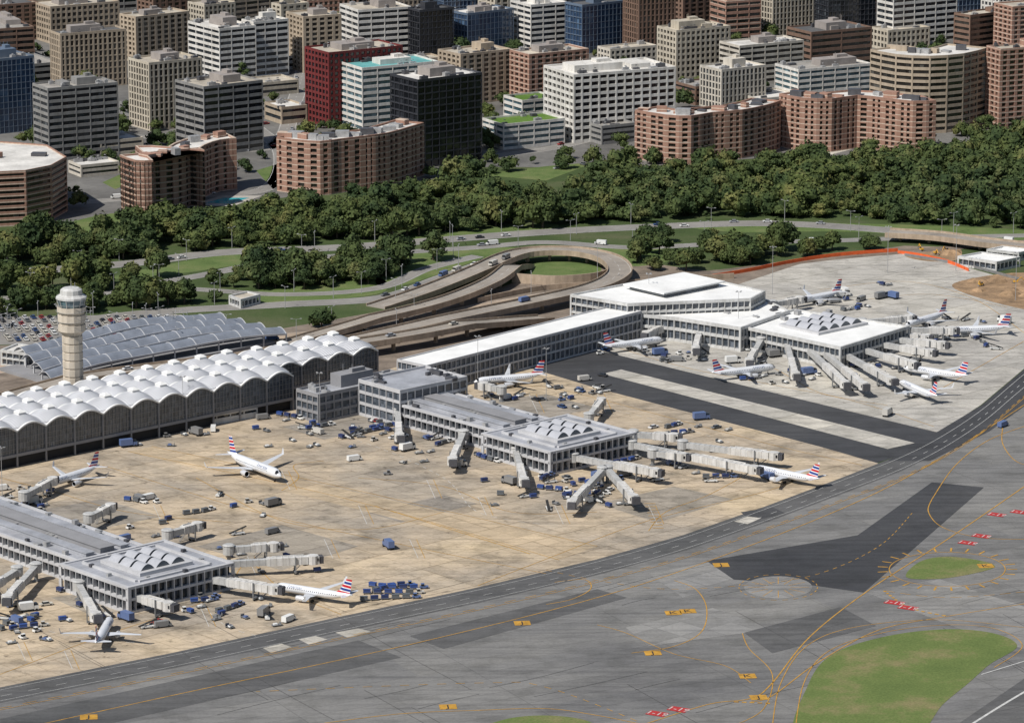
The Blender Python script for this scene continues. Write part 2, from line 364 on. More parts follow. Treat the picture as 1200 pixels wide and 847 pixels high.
RW=[(-60,462),(60,440),(200,418),(330,402),(450,378),(560,350),(640,332),(740,326),(850,318),(960,304),(1060,295),(1210,283)]
road('railway',RW,9,ballM,z=.07,lines=False)
mb=MB(); rl=smooth([P(*q) for q in RW],8)
for o_ in (-3,-1.6,1.6,3): ribbon_into(mb,rl,.2,.2,0,off=o_)
mb.obj('railway_track',[M('rail_steel',(.25,.18,.14),.2,.5,.5,.5)],kind='structure')
def viaduct(px,w,h,label,taper=True):
    pts=smooth([P(x,y,h) for x,y in px],6); nn=normals(pts); n=len(pts)
    e=empty('elevated_road',(pts[0][0],pts[0][1],0),0,label,'elevated road'); ox,oy=pts[0]
    d=MB(); b1=MB(); b2=MB(); zz=[]
    for i in range(n):
        t=i/(n-1); z=h*min(1,t*5,(1-t)*5) if taper else h; zz.append(max(z,.3))
    L=lambda i,s,z:(pts[i][0]+nn[i].x*s-ox,pts[i][1]+nn[i].y*s-oy,z)
    def strip(mbx,s0,s1,za,zb):
        rr=[[L(i,s0,zz[i]+za),L(i,s1,zz[i]+za),L(i,s1,zz[i]+zb),L(i,s0,zz[i]+zb)] for i in range(n)]; mbx.loft(rr)
    strip(d,-w/2,w/2,-1.1,0); strip(b1,-w/2-.3,-w/2-.003,-1.5,1.0); strip(b2,w/2+.003,w/2+.3,-1.5,1.0)
    d.obj('deck',[deckM],e); b1.obj('barrier',[concM],e); b2.obj('barrier',[concM],e)
    for i in range(2,n-2,3):
        if zz[i]>2.5:
            c=MB(); a=math.atan2(nn[i].y,nn[i].x)
            c.box(pts[i][0]-ox,pts[i][1]-oy,zz[i]-2.0,zz[i]-1.11,w*.9,1.2,a); c.box(pts[i][0]-ox,pts[i][1]-oy,-.2,zz[i]-2.01,1.6,1.2,a); c.obj('pier_column',[concM],e)
    ml=MB()
    for i in range(n-1):
        for s0 in (-w/2+.5,w/2-.7,0):
            if s0==0 and i%2: continue
            ml.face([L(i,s0,zz[i]+.02),L(i,s0+.2,zz[i]+.02),L(i+1,s0+.2,zz[i+1]+.02),L(i+1,s0,zz[i+1]+.02)])
    ml.obj('lane_marking',[whiteP],e)
    ROADS.append((np.array(pts),w/2+2,(0,5)))
    return [(p[0],p[1],z) for p,z in zip(pts,zz)]
R['v1']=viaduct([(200,425),(330,408),(470,384),(600,358),(690,338),(724,322),(722,308),(700,298),(660,293),(610,296),(565,312),(500,333),(440,348)],11,5,'curving concrete elevated road looping round a grass oval')
R['v2']=viaduct([(-60,470),(60,448),(200,428),(345,412),(480,392),(560,376),(640,358)],10,6,'long concrete elevated roadway beside the terminal')
R['v3']=viaduct([(1040,272),(1100,276),(1160,284),(1240,292)],12,4,'low concrete road bridge among trees',taper=False)
R['v4']=viaduct([(330,392),(440,372),(520,352),(575,330),(600,312),(615,300)],9,5,'elevated railway viaduct with concrete deck')
def wallobj(name,px,h,w,mat,label,cat):
    pts=smooth([P(*p) for p in px],5); nn=normals(pts); ox,oy=pts[0]
    mb=MB(); mb.loft([[(p[0]-ox-q.x*w/2,p[1]-oy-q.y*w/2,0),(p[0]-ox+q.x*w/2,p[1]-oy+q.y*w/2,0),(p[0]-ox+q.x*w/2,p[1]-oy+q.y*w/2,h),(p[0]-ox-q.x*w/2,p[1]-oy-q.y*w/2,h)] for p,q in zip(pts,nn)])
    o=mb.obj(name,[mat],loc=(ox,oy,0)); o['label']=label; o['category']=cat
wallobj('construction_fence',[(832,326),(880,318),(930,308),(985,300),(1052,295)],1.7,.3,orangeP,'orange plastic construction fence along the apron edge','fence')
wallobj('construction_fence',[(1052,297),(1075,300),(1110,308),(1135,318)],1.5,.3,orangeP,'orange plastic construction fence around bare earth','fence')
wallobj('retaining_wall',[(600,331),(650,334),(700,330),(722,320)],4.5,.6,concM,'brown concrete retaining wall below the loop road','wall')
wallobj('retaining_wall',[(560,355),(640,340),(740,334),(860,326)],2.5,.6,concM,'low brown concrete wall beside the railway','wall')
wallobj('perimeter_fence',[(1060,300),(1130,312),(1200,330),(1260,345)],1.4,.1,M('fence_steel',(.3,.3,.3),.2,.5,.5,.5),'grey steel perimeter fence round the apron','fence')
rr=random.Random(4)
for k in range(16):
    x,y=(rr.uniform(1128,1215),rr.uniform(328,352)) if k<12 else (rr.uniform(1068,1118),rr.uniform(292,302)); g=P(x,y); m=MB(); R0=rr.uniform(2.5,6)
    m.loft([[(R0*q*(1+.25*math.sin(j*2.3+k))*math.cos(j*.6283),R0*q*(1+.25*math.sin(j*2.3+k))*math.sin(j*.6283)*.7,z*R0) for j in range(10)] for q,z in ((1,0),(.7,.22),(.35,.36),(.05,.4))])
    o=m.obj('earth_mound',[dirtM],loc=(g[0],g[1],.05)); o['label']='low heap of brown earth on the construction ground'; o['category']='earth heap'; o['group']='earth heaps on the construction ground'
# ---------------------------------------------------------------- buildings
FOOT=[]
def W_(n,c): return M(n,c,.15,.05,streak=True)
def stripewall(name,base,band):
    m,nt,b=newmat(name); v=objc(nt); sx=nd(nt,'ShaderNodeSeparateXYZ'); nt.links.new(v,sx.inputs[0])
    f=mth(nt,'LESS_THAN',mth(nt,'FRACT',mth(nt,'MULTIPLY',sx.outputs[2],1/3.0)),.16)
    p_=pos(nt); bc=ramp(nt,noise(nt,p_,.06,5),[(.3,tuple(x*.85 for x in base)),(.7,tuple(x*1.1 for x in base))])
    c=mixc(nt,f,bc,band); c=mixc(nt,1.0,c,ramp(nt,noise(nt,mapping(nt,p_,0,(1,1,.08)),.5,4),[(.35,(.8,.79,.77)),(.6,(1,1,1))]),'MULTIPLY')
    nt.links.new(c,b.inputs['Base Color']); b.inputs['Roughness'].default_value=.85; return m
WALL={'tan':W_('tan_concrete',(.42,.345,.26)),'beige':W_('beige_concrete',(.50,.45,.365)),'white':W_('white_concrete',(.68,.66,.62)),
 'brick':W_('red_brown_brick',(.27,.15,.105)),'brick2':stripewall('salmon_brick',(.33,.19,.14),(.52,.41,.33)),'red':W_('dark_red_cladding',(.15,.018,.018)),'grey':W_('grey_concrete',(.25,.247,.24)),
 'brown':W_('brown_brick',(.20,.125,.09)),'dark':M('dark_metal_cladding',(.04,.042,.05),.15,.05,.4),'pale':W_('pale_stone',(.56,.52,.45)),'blue':M('blue_grey_cladding',(.12,.16,.22),.1,.05,.4)}
ROOF={'white':M('white_membrane_roof',(.64,.62,.58),.28,.08),'grey':M('gravel_roof',(.33,.31,.28),.35,.08),'tan':M('tan_gravel_roof',(.48,.43,.35),.35,.08),'dark':M('dark_tar_roof',(.10,.10,.10),.3,.08),
 'green':grassm('planted_roof',(.08,.14,.03),(.11,.2,.04),(.18,.24,.08)),'teal':M('teal_painted_roof',(.12,.36,.36),.25,.1)}
unitM=M('roof_unit_metal',(.42,.42,.42),.25,.4,.5,.3); unitD=M('dark_roof_unit',(.10,.10,.11),.25,.4,.5,.3); pentM=M('penthouse_panel',(.30,.27,.25),.2,.2)
def building(poly,h,fh=3.6,sp=.42,bay=4.5,pw=.6,wall='beige',glass=G_dark,roof='grey',name='office_building',label='',cat='building',inset=.5,pent=1,units=9,par=1.1,pentmat=None):
    poly=ccw([tuple(p) for p in poly]); FOOT.append(poly)
    o0=poly[0]; a=math.atan2(poly[1][1]-o0[1],poly[1][0]-o0[0]); c,s=math.cos(-a),math.sin(-a)
    loc=[((x-o0[0])*c-(y-o0[1])*s,(x-o0[0])*s+(y-o0[1])*c) for x,y in poly]
    wm=WALL[wall] if isinstance(wall,str) else wall
    e=empty(name,(o0[0],o0[1],0),a,label,cat)
    ins=offset(loc,inset); nf=max(1,round(h/fh)); fh=h/nf; sph=sp*fh; n=len(loc)
    w=MB()
    def ring(z0,z1,outer,inner,top=True,bot=True):
        for i in range(n):
            j=(i+1)%n; A,B,Ai,Bi=outer[i],outer[j],inner[i],inner[j]
            w.face([(A[0],A[1],z0),(B[0],B[1],z0),(B[0],B[1],z1),(A[0],A[1],z1)])
            if top: w.face([(A[0],A[1],z1),(B[0],B[1],z1),(Bi[0],Bi[1],z1),(Ai[0],Ai[1],z1)])
            if bot and z0>0: w.face([(A[0],A[1],z0),(Ai[0],Ai[1],z0),(Bi[0],Bi[1],z0),(B[0],B[1],z0)])
    for k in range(nf): ring(k*fh,k*fh+sph,loc,ins)
    ring(h-.25*fh*max(sp,.4),h+par,loc,ins)
    for i in range(n):
        j=(i+1)%n; A,B=ins[j],ins[i]
        w.face([(A[0],A[1],h-.2),(B[0],B[1],h-.2),(B[0],B[1],h+par),(A[0],A[1],h+par)])
    if pw>0:
        for i in range(n):
            A=Vector(loc[i]); B=Vector(loc[(i+1)%n]); L=(B-A).length
            if L<.8: continue
            d=(B-A)/L; nrm=Vector((d.y,-d.x)); m=max(1,round(L/bay)); ang=math.atan2(d.y,d.x)
            for q in range(m+1):
                t=min(max(q*L/m,pw/2),L-pw/2); c0=A+d*t-nrm*(inset/2-.04)
                w.box(c0.x,c0.y,.05,h-.02,pw,inset+.08,ang)
    w.obj('wall',[wm],e)
    for k in range(nf):
        g=MB()
        for i in range(n):
            A,B=ins[i],ins[(i+1)%n]; z0=k*fh+sph-.03; z1=(k+1)*fh+.03
            g.face([(A[0],A[1],z0),(B[0],B[1],z0),(B[0],B[1],z1),(A[0],A[1],z1)])
        g.obj('window_band',[glass],e)
    r=MB(); r.face([(p[0],p[1],h+.15) for p in ins]); ro=r.obj('roof',[ROOF[roof]],e)
    cx=sum(p[0] for p in loc)/n; cy=sum(p[1] for p in loc)/n
    W=max(p[0] for p in loc)-min(p[0] for p in loc); D=max(p[1] for p in loc)-min(p[1] for p in loc)
    rnd=random.Random(int(abs(o0[0]*7+o0[1]*3)))
    if n==4:
        if pent:
            pm=MB(); pwid=W*rnd.uniform(.25,.5); pd=D*rnd.uniform(.3,.5); ox=rnd.uniform(-.18,.18)*W; hh2=rnd.uniform(3,5.5)
            pm.box(cx+ox,cy,h+.15,h+hh2,pwid,pd); pm.box(cx+ox+pwid*.2,cy+pd*.1,h+.2,h+hh2+1.6,pwid*.3,pd*.4)
            if rnd.random()<.4: pm.box(cx-ox*1.4,cy,h+.15,h+2.6,pwid*.4,pd*1.2)
            for q in range(3): pm.cyl(cx+ox+rnd.uniform(-.4,.4)*pwid,cy+rnd.uniform(-.3,.3)*pd,h+hh2,h+hh2+rnd.uniform(.8,4),.12,n=5)
            pm.obj('penthouse',[pentmat or (wm if rnd.random()<.45 else pentM)],e)
        for _ in range(units):
            um=MB(); ux=cx+rnd.uniform(-.43,.43)*W; uy=cy+rnd.choice([-1,1])*rnd.uniform(.27,.42)*D; ul=rnd.uniform(1.2,5)
            um.box(ux,uy,h+.15,h+rnd.uniform(1.0,2.4),ul,rnd.uniform(1.2,3)); um.cyl(ux,uy,h+2.4,h+2.7,.6,n=8); um.obj('rooftop_unit',[unitM if rnd.random()<.6 else unitD],e)
    elif units:
        for i in range(0,n//2-1):
            A,B=loc[i],loc[n-1-i]; t=rnd.uniform(.35,.65); ux=A[0]*(1-t)+B[0]*t; uy=A[1]*(1-t)+B[1]*t; q=rnd.uniform(.5,1)
            um=MB(); um.box(ux,uy,h+.15,h+rnd.uniform(1.2,3.6),q*8,q*5,rnd.uniform(0,1)); um.obj('rooftop_unit',[rnd.choice([unitM,unitD,wm])],e)
    return e
def corner(xl,xc,xr,yt,yb,th,depth=None):
    th=math.radians(th); g=P(xc,yb); h=height_at(g,yt); D=H-h
    def solve(x,dx,dy):
        u=(x-600)/F; Z=g[1]+OFF
        return (u*(Z*cp_+D*sp_)-g[0])/(dx-u*dy*cp_)
    d1=(math.cos(th),math.sin(th)); d2=(-d1[1],d1[0]); W=solve(xr,*d1)
    Dp=solve(xl,*d2) if depth is None else depth
    Dp=min(max(Dp,8),90); W=min(max(W,8),130)
    return [g,add(g,(W,d1)),add(g,(W,d1),(Dp,d2)),add(g,(Dp,d2))],h
styles={
 'band':dict(sp=.45,bay=9,pw=.5),'grid':dict(sp=.38,bay=3.6,pw=1.2),'vert':dict(sp=.2,bay=3.0,pw=1.1),'glass':dict(sp=.12,bay=3,pw=.18),
 'apt':dict(sp=.36,bay=5.2,pw=1.8,fh=3.0,inset=.9),'wide':dict(sp=.5,bay=30,pw=.8),'gridl':dict(sp=.42,bay=5.2,pw=1.0,inset=.9)}
def B(xl,xc,xr,yt,yb,th,style,wall,glass=G_dark,roof='grey',label='',depth=None,**k):
    poly,h=corner(xl,xc,xr,yt,yb,th,depth); d=dict(styles[style]); d.update(k)
    return building(poly,h,wall=wall,glass=glass,roof=roof,label=label or f'{wall} mid-rise city building',**d)
B(-30,-5,40,72,158,35,'glass','blue',G_blue,'grey','dark blue glass office block')
B(38,58,138,106,190,30,'band','grey',G_dark,'grey','grey banded office block with flat roof')
B(58,72,148,42,106,28,'vert','tan',G_brown,'dark','tan office block with dark penthouse roof')
B(150,176,237,76,154,34,'vert','beige',G_brown,'tan','beige office tower with vertical ribs')
B(205,240,308,104,184,36,'band','grey',G_black,'tan','dark grey banded office block')
B(220,258,300,36,98,34,'band','white',G_dark,'white','white and black striped office block')
B(283,298,338,28,92,34,'band','white',G_dark,'white','white striped office block stepped beside another')
B(357,386,472,64,150,33,'grid','red',G_black,'tan','dark red clad office building')
B(397,425,514,82,156,30,'band','white',G_teal,'teal','white and glass office with teal roof')
B(457,490,565,96,198,36,'glass','dark',G_black,'white','black glass office block with white roof',bay=4.5,sp=.2,pw=.35)
B(513,540,600,66,124,35,'apt','tan',G_brown,'tan','tan brick apartment block on street')
B(597,620,690,66,124,32,'apt','brick2',G_brown,'tan','salmon brick apartment block with flat roof')
B(637,672,792,90,168,26,'gridl','white',G_black,'white','large white grid fronted office building',units=16)
B(820,845,898,84,130,34,'vert','pale',G_dark,'white','pale stone office block with ribs')
B(908,935,1022,84,124,28,'band','white',G_teal,'grey','blue green glass office building with white bands')
B(770,792,856,38,94,30,'grid','beige',G_brown,'tan','beige residential block with grid windows')
B(843,866,942,56,102,30,'band','pale',G_brown,'white','pale banded office block with penthouse')
B(922,950,1022,40,84,30,'wide','brown',G_brown,'dark','brown brick low office block')
B(1156,1170,1240,60,152,25,'apt','brick2',G_brown,'tan','salmon brick tower beside the curved block')
back=[(-40,0,40,36,84,'band','brown',G_brown,'grey'),(37,60,140,10,52,'grid','tan',G_brown,'tan'),(140,160,222,22,74,'apt','tan',G_brown,'tan'),
(-20,0,45,8,50,'apt','brown',G_brown,'dark'),(220,240,276,8,40,'grid','beige',G_brown,'tan'),(335,356,400,22,86,'apt','tan',G_brown,'tan'),(318,330,362,8,62,'apt','beige',G_brown,'tan'),
(398,420,482,14,70,'band','white',G_dark,'tan'),(478,492,532,14,70,'glass','dark',G_black,'dark'),(526,548,602,18,64,'glass','blue',G_blue,'white'),
(598,622,666,8,60,'band','white',G_dark,'white'),(662,682,732,8,64,'glass','blue',G_blue,'dark'),(730,748,792,0,68,'vert','brown',G_brown,'dark'),
(786,800,834,-10,44,'apt','brown',G_brown,'tan'),(832,850,892,4,52,'band','brick2',G_brown,'tan'),(886,905,962,-16,44,'vert','beige',G_brown,'tan'),(955,970,1028,-4,52,'glass','dark',G_dark,'grey'),
(1028,1046,1122,0,56,'band','white',G_dark,'white'),(1118,1136,1205,20,60,'wide','brown',G_brown,'tan'),(1090,1110,1160,-24,22,'glass','blue',G_blue,'white'),(1150,1170,1235,-14,36,'grid','white',G_dark,'white'),
(1165,1185,1260,10,64,'apt','brick2',G_brown,'tan'),(440,458,500,-20,22,'grid','tan',G_brown,'tan'),(500,520,566,-22,22,'glass','blue',G_blue,'white'),(560,580,620,-16,28,'apt','beige',G_brown,'tan'),
(640,655,700,-26,20,'glass','dark',G_black,'dark'),(700,716,760,-28,22,'apt','brown',G_brown,'tan'),(255,275,330,-14,28,'band','tan',G_brown,'tan'),(330,350,420,-22,18,'grid','brick2',G_brown,'dark'),
(160,180,250,-16,22,'apt','brown',G_brown,'grey'),(80,100,160,-18,16,'band','grey',G_dark,'grey'),(0,20,80,-18,18,'grid','brown',G_brown,'dark'),(980,1000,1060,-30,16,'apt','brick2',G_brown,'tan'),(1210,1225,1290,-14,40,'band','white',G_dark,'white'),
(760,780,830,-40,6,'vert','white',G_dark,'white'),(580,600,650,-40,2,'band','white',G_dark,'white'),(392,410,448,-30,6,'apt','tan',G_brown,'tan'),(840,856,900,-40,4,'grid','pale',G_dark,'tan'),(1060,1078,1110,-30,10,'vert','tan',G_brown,'tan')]
bl={'glass':'glass high rise block','band':'banded office block','grid':'grid fronted city block','apt':'brick apartment block','vert':'tower with vertical ribs','wide':'low banded office block'}
for i,(xl,xc,xr,yt,yb,st,wl,gl,rf) in enumerate(back):
    wn={'brick2':'salmon'}.get(wl,wl)
    B(xl,xc,xr,yt,yb,24+(i*7)%16,st,wl,gl,rf,f'{wn} {bl[st]} among city buildings',units=5)
low=[(100,118,168,168,184,'wide','beige',G_dark,'white'),(565,590,662,148,176,'band','white',G_teal,'green'),(590,612,655,120,150,'band','white',G_teal,'green'),(0,30,70,78,100,'wide','grey',G_dark,'grey'),
(310,330,360,128,146,'wide','tan',G_dark,'white'),(690,705,745,150,170,'wide','grey',G_dark,'grey'),(790,815,850,104,124,'wide','brown',G_dark,'grey'),(860,890,940,118,130,'wide','pale',G_dark,'white'),(1020,1040,1090,38,60,'grid','beige',G_brown,'tan'),
(280,300,350,100,114,'wide','beige',G_dark,'tan'),(140,160,215,128,140,'wide','grey',G_dark,'white'),(80,95,140,196,208,'wide','pale',G_dark,'white'),(470,485,520,72,86,'wide','tan',G_dark,'tan'),(700,715,770,60,80,'grid','pale',G_dark,'tan'),(566,580,640,102,114,'wide','grey',G_dark,'white'),(5,20,60,128,146,'wide','brown',G_dark,'tan'),(300,315,352,70,84,'wide','white',G_dark,'white')]
for xl,xc,xr,yt,yb,st,wl,gl,rf in low: B(xl,xc,xr,yt,yb,30,st,wl,gl,rf,f'low {wl} podium building with {rf} roof',pent=0,units=6)
def curved(path,yb,depth,label,wall='brick2',st='apt',glass=G_brown,roof='white',**kk):
    x0,y0=path[0]; g=P(x0,yb); h=height_at(g,y0)
    pts=smooth([P(x,y,h) for x,y in path],2); nn=normals(pts)
    f=[tuple(Vector(p)) for p in pts]; b=[tuple(Vector(p)+n*depth) for p,n in zip(pts,nn)]
    d=dict(styles[st]); d.update(kk); building(f+b[::-1],h,wall=wall,glass=glass,roof=roof,label=label,name='apartment_building',**d)
curved([(178,190),(206,187),(224,182),(240,172),(258,166),(277,164)],250,17,'curving salmon brick apartment block with pale roof')
curved([(143,184),(160,190),(177,190)],250,42,'brick apartment wing with pale flat roof')
curved([(324,163),(345,166),(375,168),(400,165),(425,162),(455,158),(480,151),(497,146)],224,18,'crescent brick apartment block with brown parapet')
curved([(744,131),(780,137),(810,138),(835,134),(870,131),(900,125),(915,120)],186,18,'crescent brick apartment block beside the woods')
curved([(913,112),(940,117),(975,118),(1005,114),(1035,117),(1070,121),(1097,120)],172,18,'double crescent brick apartment block beside the woods')
curved([(1020,60),(1050,66),(1090,68),(1130,65),(1158,58)],148,26,'long beige banded curved office block',wall='tan',st='band',roof='white')
hh=height_at(P(30,262),200)
building([P(x,y,hh) for x,y in [(-50,196),(-10,204),(30,202),(60,196),(78,186),(55,172),(0,168),(-50,172)]],hh,wall='brick2',glass=G_brown,roof='white',sp=.48,bay=20,pw=.8,fh=3.0,label='banded brick and beige angular apartment block',name='apartment_building')
NOTREE=[]
poolM=M('pool_water',(.05,.42,.48),.15,.2,.1)
for q in ([(240,238),(262,232),(292,232),(270,239)],[(350,229),(366,224),(380,226),(362,231)],[(958,175),(985,170),(1002,172),(977,178)]):
    c_=(sum(a[0] for a in q)/4,sum(a[1] for a in q)/4)
    sheet('pool_deck',[(c_[0]+(x-c_[0])*1.6,c_[1]+(y-c_[1])*1.8) for x,y in q],.06,lightC); sheet('pool_water',q,.09,poolM)
    NOTREE.append([P(c_[0]+(x-c_[0])*1.6,c_[1]+(y-c_[1])*1.6+13) for x,y in q]); NOTREE.append([P(c_[0]+(x-c_[0])*1.5,c_[1]+(y-c_[1])*3.5+6) for x,y in q])
for q in ([(95,268),(130,255),(150,262),(105,285)],[(440,292),(520,280),(600,274),(610,286),(450,300)],[(-60,372),(230,364),(270,372),(240,400),(100,418),(-60,424)],[(820,262),(1000,258),(1180,268),(1180,290),(1000,280),(860,284)],[(600,296),(650,290),(720,292),(730,345),(600,345)]): NOTREE.append([P(*p) for p in q])
for q in ([(120,214),(140,205),(160,212),(135,222)],[(560,205),(640,195),(700,190),(640,212)],[(300,200),(340,188),(350,215),(320,222)]): sheet('grass',q,.05,grassM)
# ---------------------------------------------------------------- airport terminal
whiteW=M('white_cladding',(.58,.58,.57),.15,.1,.5,streak=True); roofG=M('pier_metal_roof',(.40,.41,.44),.28,.1,.45,.1); roofW=M('bright_white_roof',(.80,.80,.78),.12,.1,.6); fasc=M('fascia_panel',(.50,.50,.51),.15,.1,.5)
WALL['wcl']=whiteW; WALL['fascia']=fasc; ROOF['pier']=roofG; ROOF['bright']=roofW; WALL['tgrey']=M('terminal_grey_panel',(.25,.25,.26),.15,.1); darkIn=M('recess_shade_paint',(.02,.02,.022),.2,.5)
def rect(px,h,lv,wu,du=0,dv=0):
    a=add(P(*px,h),(du,U),(dv,V)); return [a,add(a,(lv,V)),add(a,(lv,V),(wu,U)),add(a,(wu,U))]
seamM,nt,b=newmat('vault_metal_roof'); v=objc(nt)
wv=nd(nt,'ShaderNodeTexWave',wave_type='BANDS'); wv.inputs['Scale'].default_value=.37; nt.links.new(v,wv.inputs['Vector'])
nt.links.new(mixc(nt,1.0,ramp(nt,wv.outputs['Fac'],[(0,(.32,.33,.36)),(.25,(.50,.51,.54)),(1,(.60,.61,.63))]),ramp(nt,noise(nt,v,.15,4),[(.3,(.75,.75,.75)),(.7,(1,1,1))]),'MULTIPLY'),b.inputs['Base Color']); b.inputs['Roughness'].default_value=.4
mull=M('steel_mullion',(.24,.25,.26),.1,.5,.4,.3)
def hall(origin,nb,nd_,bay,zs,ra,rb,label,facade=True):
    ang=UA+math.pi; e=empty('terminal_hall',(origin[0],origin[1],0),ang,label,'airport terminal')
    S=-1; K=10
    def z(a,b):
        return zs+ra*math.sin(math.pi*a)+rb*math.sin(math.pi*b)
    for i in range(nb):
        r=MB()
        for j in range(nd_):
            for p in range(K):
                for q in range(K):
                    qd=[(p,q),(p+1,q),(p+1,q+1),(p,q+1)]
                    r.face([((i+a/K)*bay,S*(j+b_/K)*bay,z(a/K,b_/K)) for a,b_ in qd])
        r.obj('roof_vault',[seamM],e,smooth=False)
        rib=MB()
        for p in range(12):
            a0,a1=p/12,(p+1)/12
            rib.beam(((i+a0)*bay,.45,z(a0,0)),((i+a1)*bay,.45,z(a1,0)),1.0,.55)
        rib.obj('eave_arch',[roofW],e)
        for j in range(nd_):
            lm=MB(); cx,cy=(i+.5)*bay,S*(j+.5)*bay; zc=zs+ra+rb
            lm.box(cx,cy,zc-.5,zc+.5,3.4,3.4); lm.box(cx,cy,zc+.5,zc+1.3,3.8,3.8,0,0,.35); lm.obj('roof_lantern',[roofW],e)
            for jj in (0,1):
                if (j==0 or jj==1) and not (j==0 and jj==0):
                    gm=MB(); yy=S*(j+jj)*bay
                    for p in range(12): gm.beam(((i+p/12)*bay,yy,z(p/12,0)+.12),((i+(p+1)/12)*bay,yy,z((p+1)/12,0)+.12),.7,.25)
                    gm.obj('roof_rib',[roofW],e)
        if facade:
            g=MB(); top=[((i+a/12)*bay,0,z(a/12,0)) for a in range(12,-1,-1)]
            g.face([(i*bay+.3,0,5),((i+1)*bay-.3,0,5)]+top); g.obj('window',[G_term],e)
            f=MB()
            for m in range(1,8):
                a=m/8; f.box((i+a)*bay,.12,5,z(a,0)-.2,.16,.25)
            for m in range(1,6): f.box((i+.5)*bay,.14,5+m*2.1,5.15+m*2.1,bay,.2)
            f.obj('window_frame',[mull],e)
    w=MB(); L=nb*bay; Dp=nd_*bay
    for i in range(nb+1): w.box(i*bay,.3,0,zs+.2,.55,.7)
    w.box(L/2,-.6,4.2,5.4,L,2.2)
    w.box(L+.2,-Dp/2,0,zs,.4,Dp); w.box(-.2,-Dp/2,0,zs,.4,Dp); w.box(L/2,-Dp-.2,0,zs,L,.4)
    for s_ in (-.2,L+.2):
        for j in range(nd_):
            for p in range(12): w.box(s_,-(j+(p+.5)/12)*bay,zs,z(0,(p+.5)/12),.4,bay/12)
    w.obj('wall',[WALL['tgrey']],e)
    gs=MB()
    for j in range(nd_):
        gs.face([(-.43,-(j*bay+1),5),(-.43,-(j*bay+bay-1),5)]+[(-.43,-(j*bay+1+(bay-2)*a/8),z(0,a/8)-.8) for a in range(8,-1,-1)])
    gs.obj('end_window',[G_term],e)
    d=MB(); d.box(L/2,-1.5,0,4.2,L-.5,.3); d.obj('opening_shade',[darkIn],e)  # near-black panel: shade of the open ground floor put into its colour
    pe=[add(origin,(0,U)),add(origin,(-L,U)),add(origin,(-L,U),(-Dp,V)),add(origin,(-Dp,V))]; FOOT.append(pe)
    return e
hall(P(343,480),16,3,13.7,14.3,2.6,2.2,'long glass terminal hall with scalloped domed roof')
o2=add(P(343,480),(3,U),(-14,V))
hall(add(o2,(54,U)),4,2,13.7,13.5,2.4,2.2,'terminal hall section with white domed roof bays')
building(rect((347,458),11,14,50),11,fh=3.7,sp=.3,bay=4,pw=.4,wall='tgrey',glass=G_term,roof='pier',name='terminal_block',label='grey glass terminal block joining hall and pier',cat='airport terminal',units=6)
building(rect((420,447),14,26,36),14,fh=4.6,sp=.25,bay=4,pw=.3,wall='fascia',glass=G_term,roof='pier',name='terminal_block',label='white and glass terminal block with flat roof',cat='airport terminal',units=10,pent=0)
def skylight(parent_loc,ang,nx,ny,s,z,label):
    e=empty('skylight_cluster',(parent_loc[0],parent_loc[1],z),ang,label,'skylight')
    b_=MB(); b_.box(0,0,0,1.2,nx*s+3,ny*s+3); b_.obj('base_curb',[fasc],e)
    for i in range(nx):
        for j in range(ny):
            m=MB(); cx=(i-(nx-1)/2)*s; cy=(j-(ny-1)/2)*s
            rings=[]
            for k in range(9):
                t=k/8; zz=1.2+2.0*math.sin(math.pi*t)**.9
                rings.append((cx+(t-.5)*s*.9,zz))
            for k in range(8):
                x0,z0=rings[k]; x1,z1=rings[k+1]; m.face([(x0,cy-s*.42,z0),(x1,cy-s*.42,z1),(x1,cy+s*.42,z1),(x0,cy+s*.42,z0)],0 if k<5 else 1)
            for sy in (-1,1): m.face([(x,cy+sy*s*.42,zz) for x,zz in rings],1)
            m.obj('skylight',[M('skylight_panel',(.40,.41,.44),.1,.5,.35),M('skylight_glass',(.10,.12,.14),.2,.5,.2)],e)
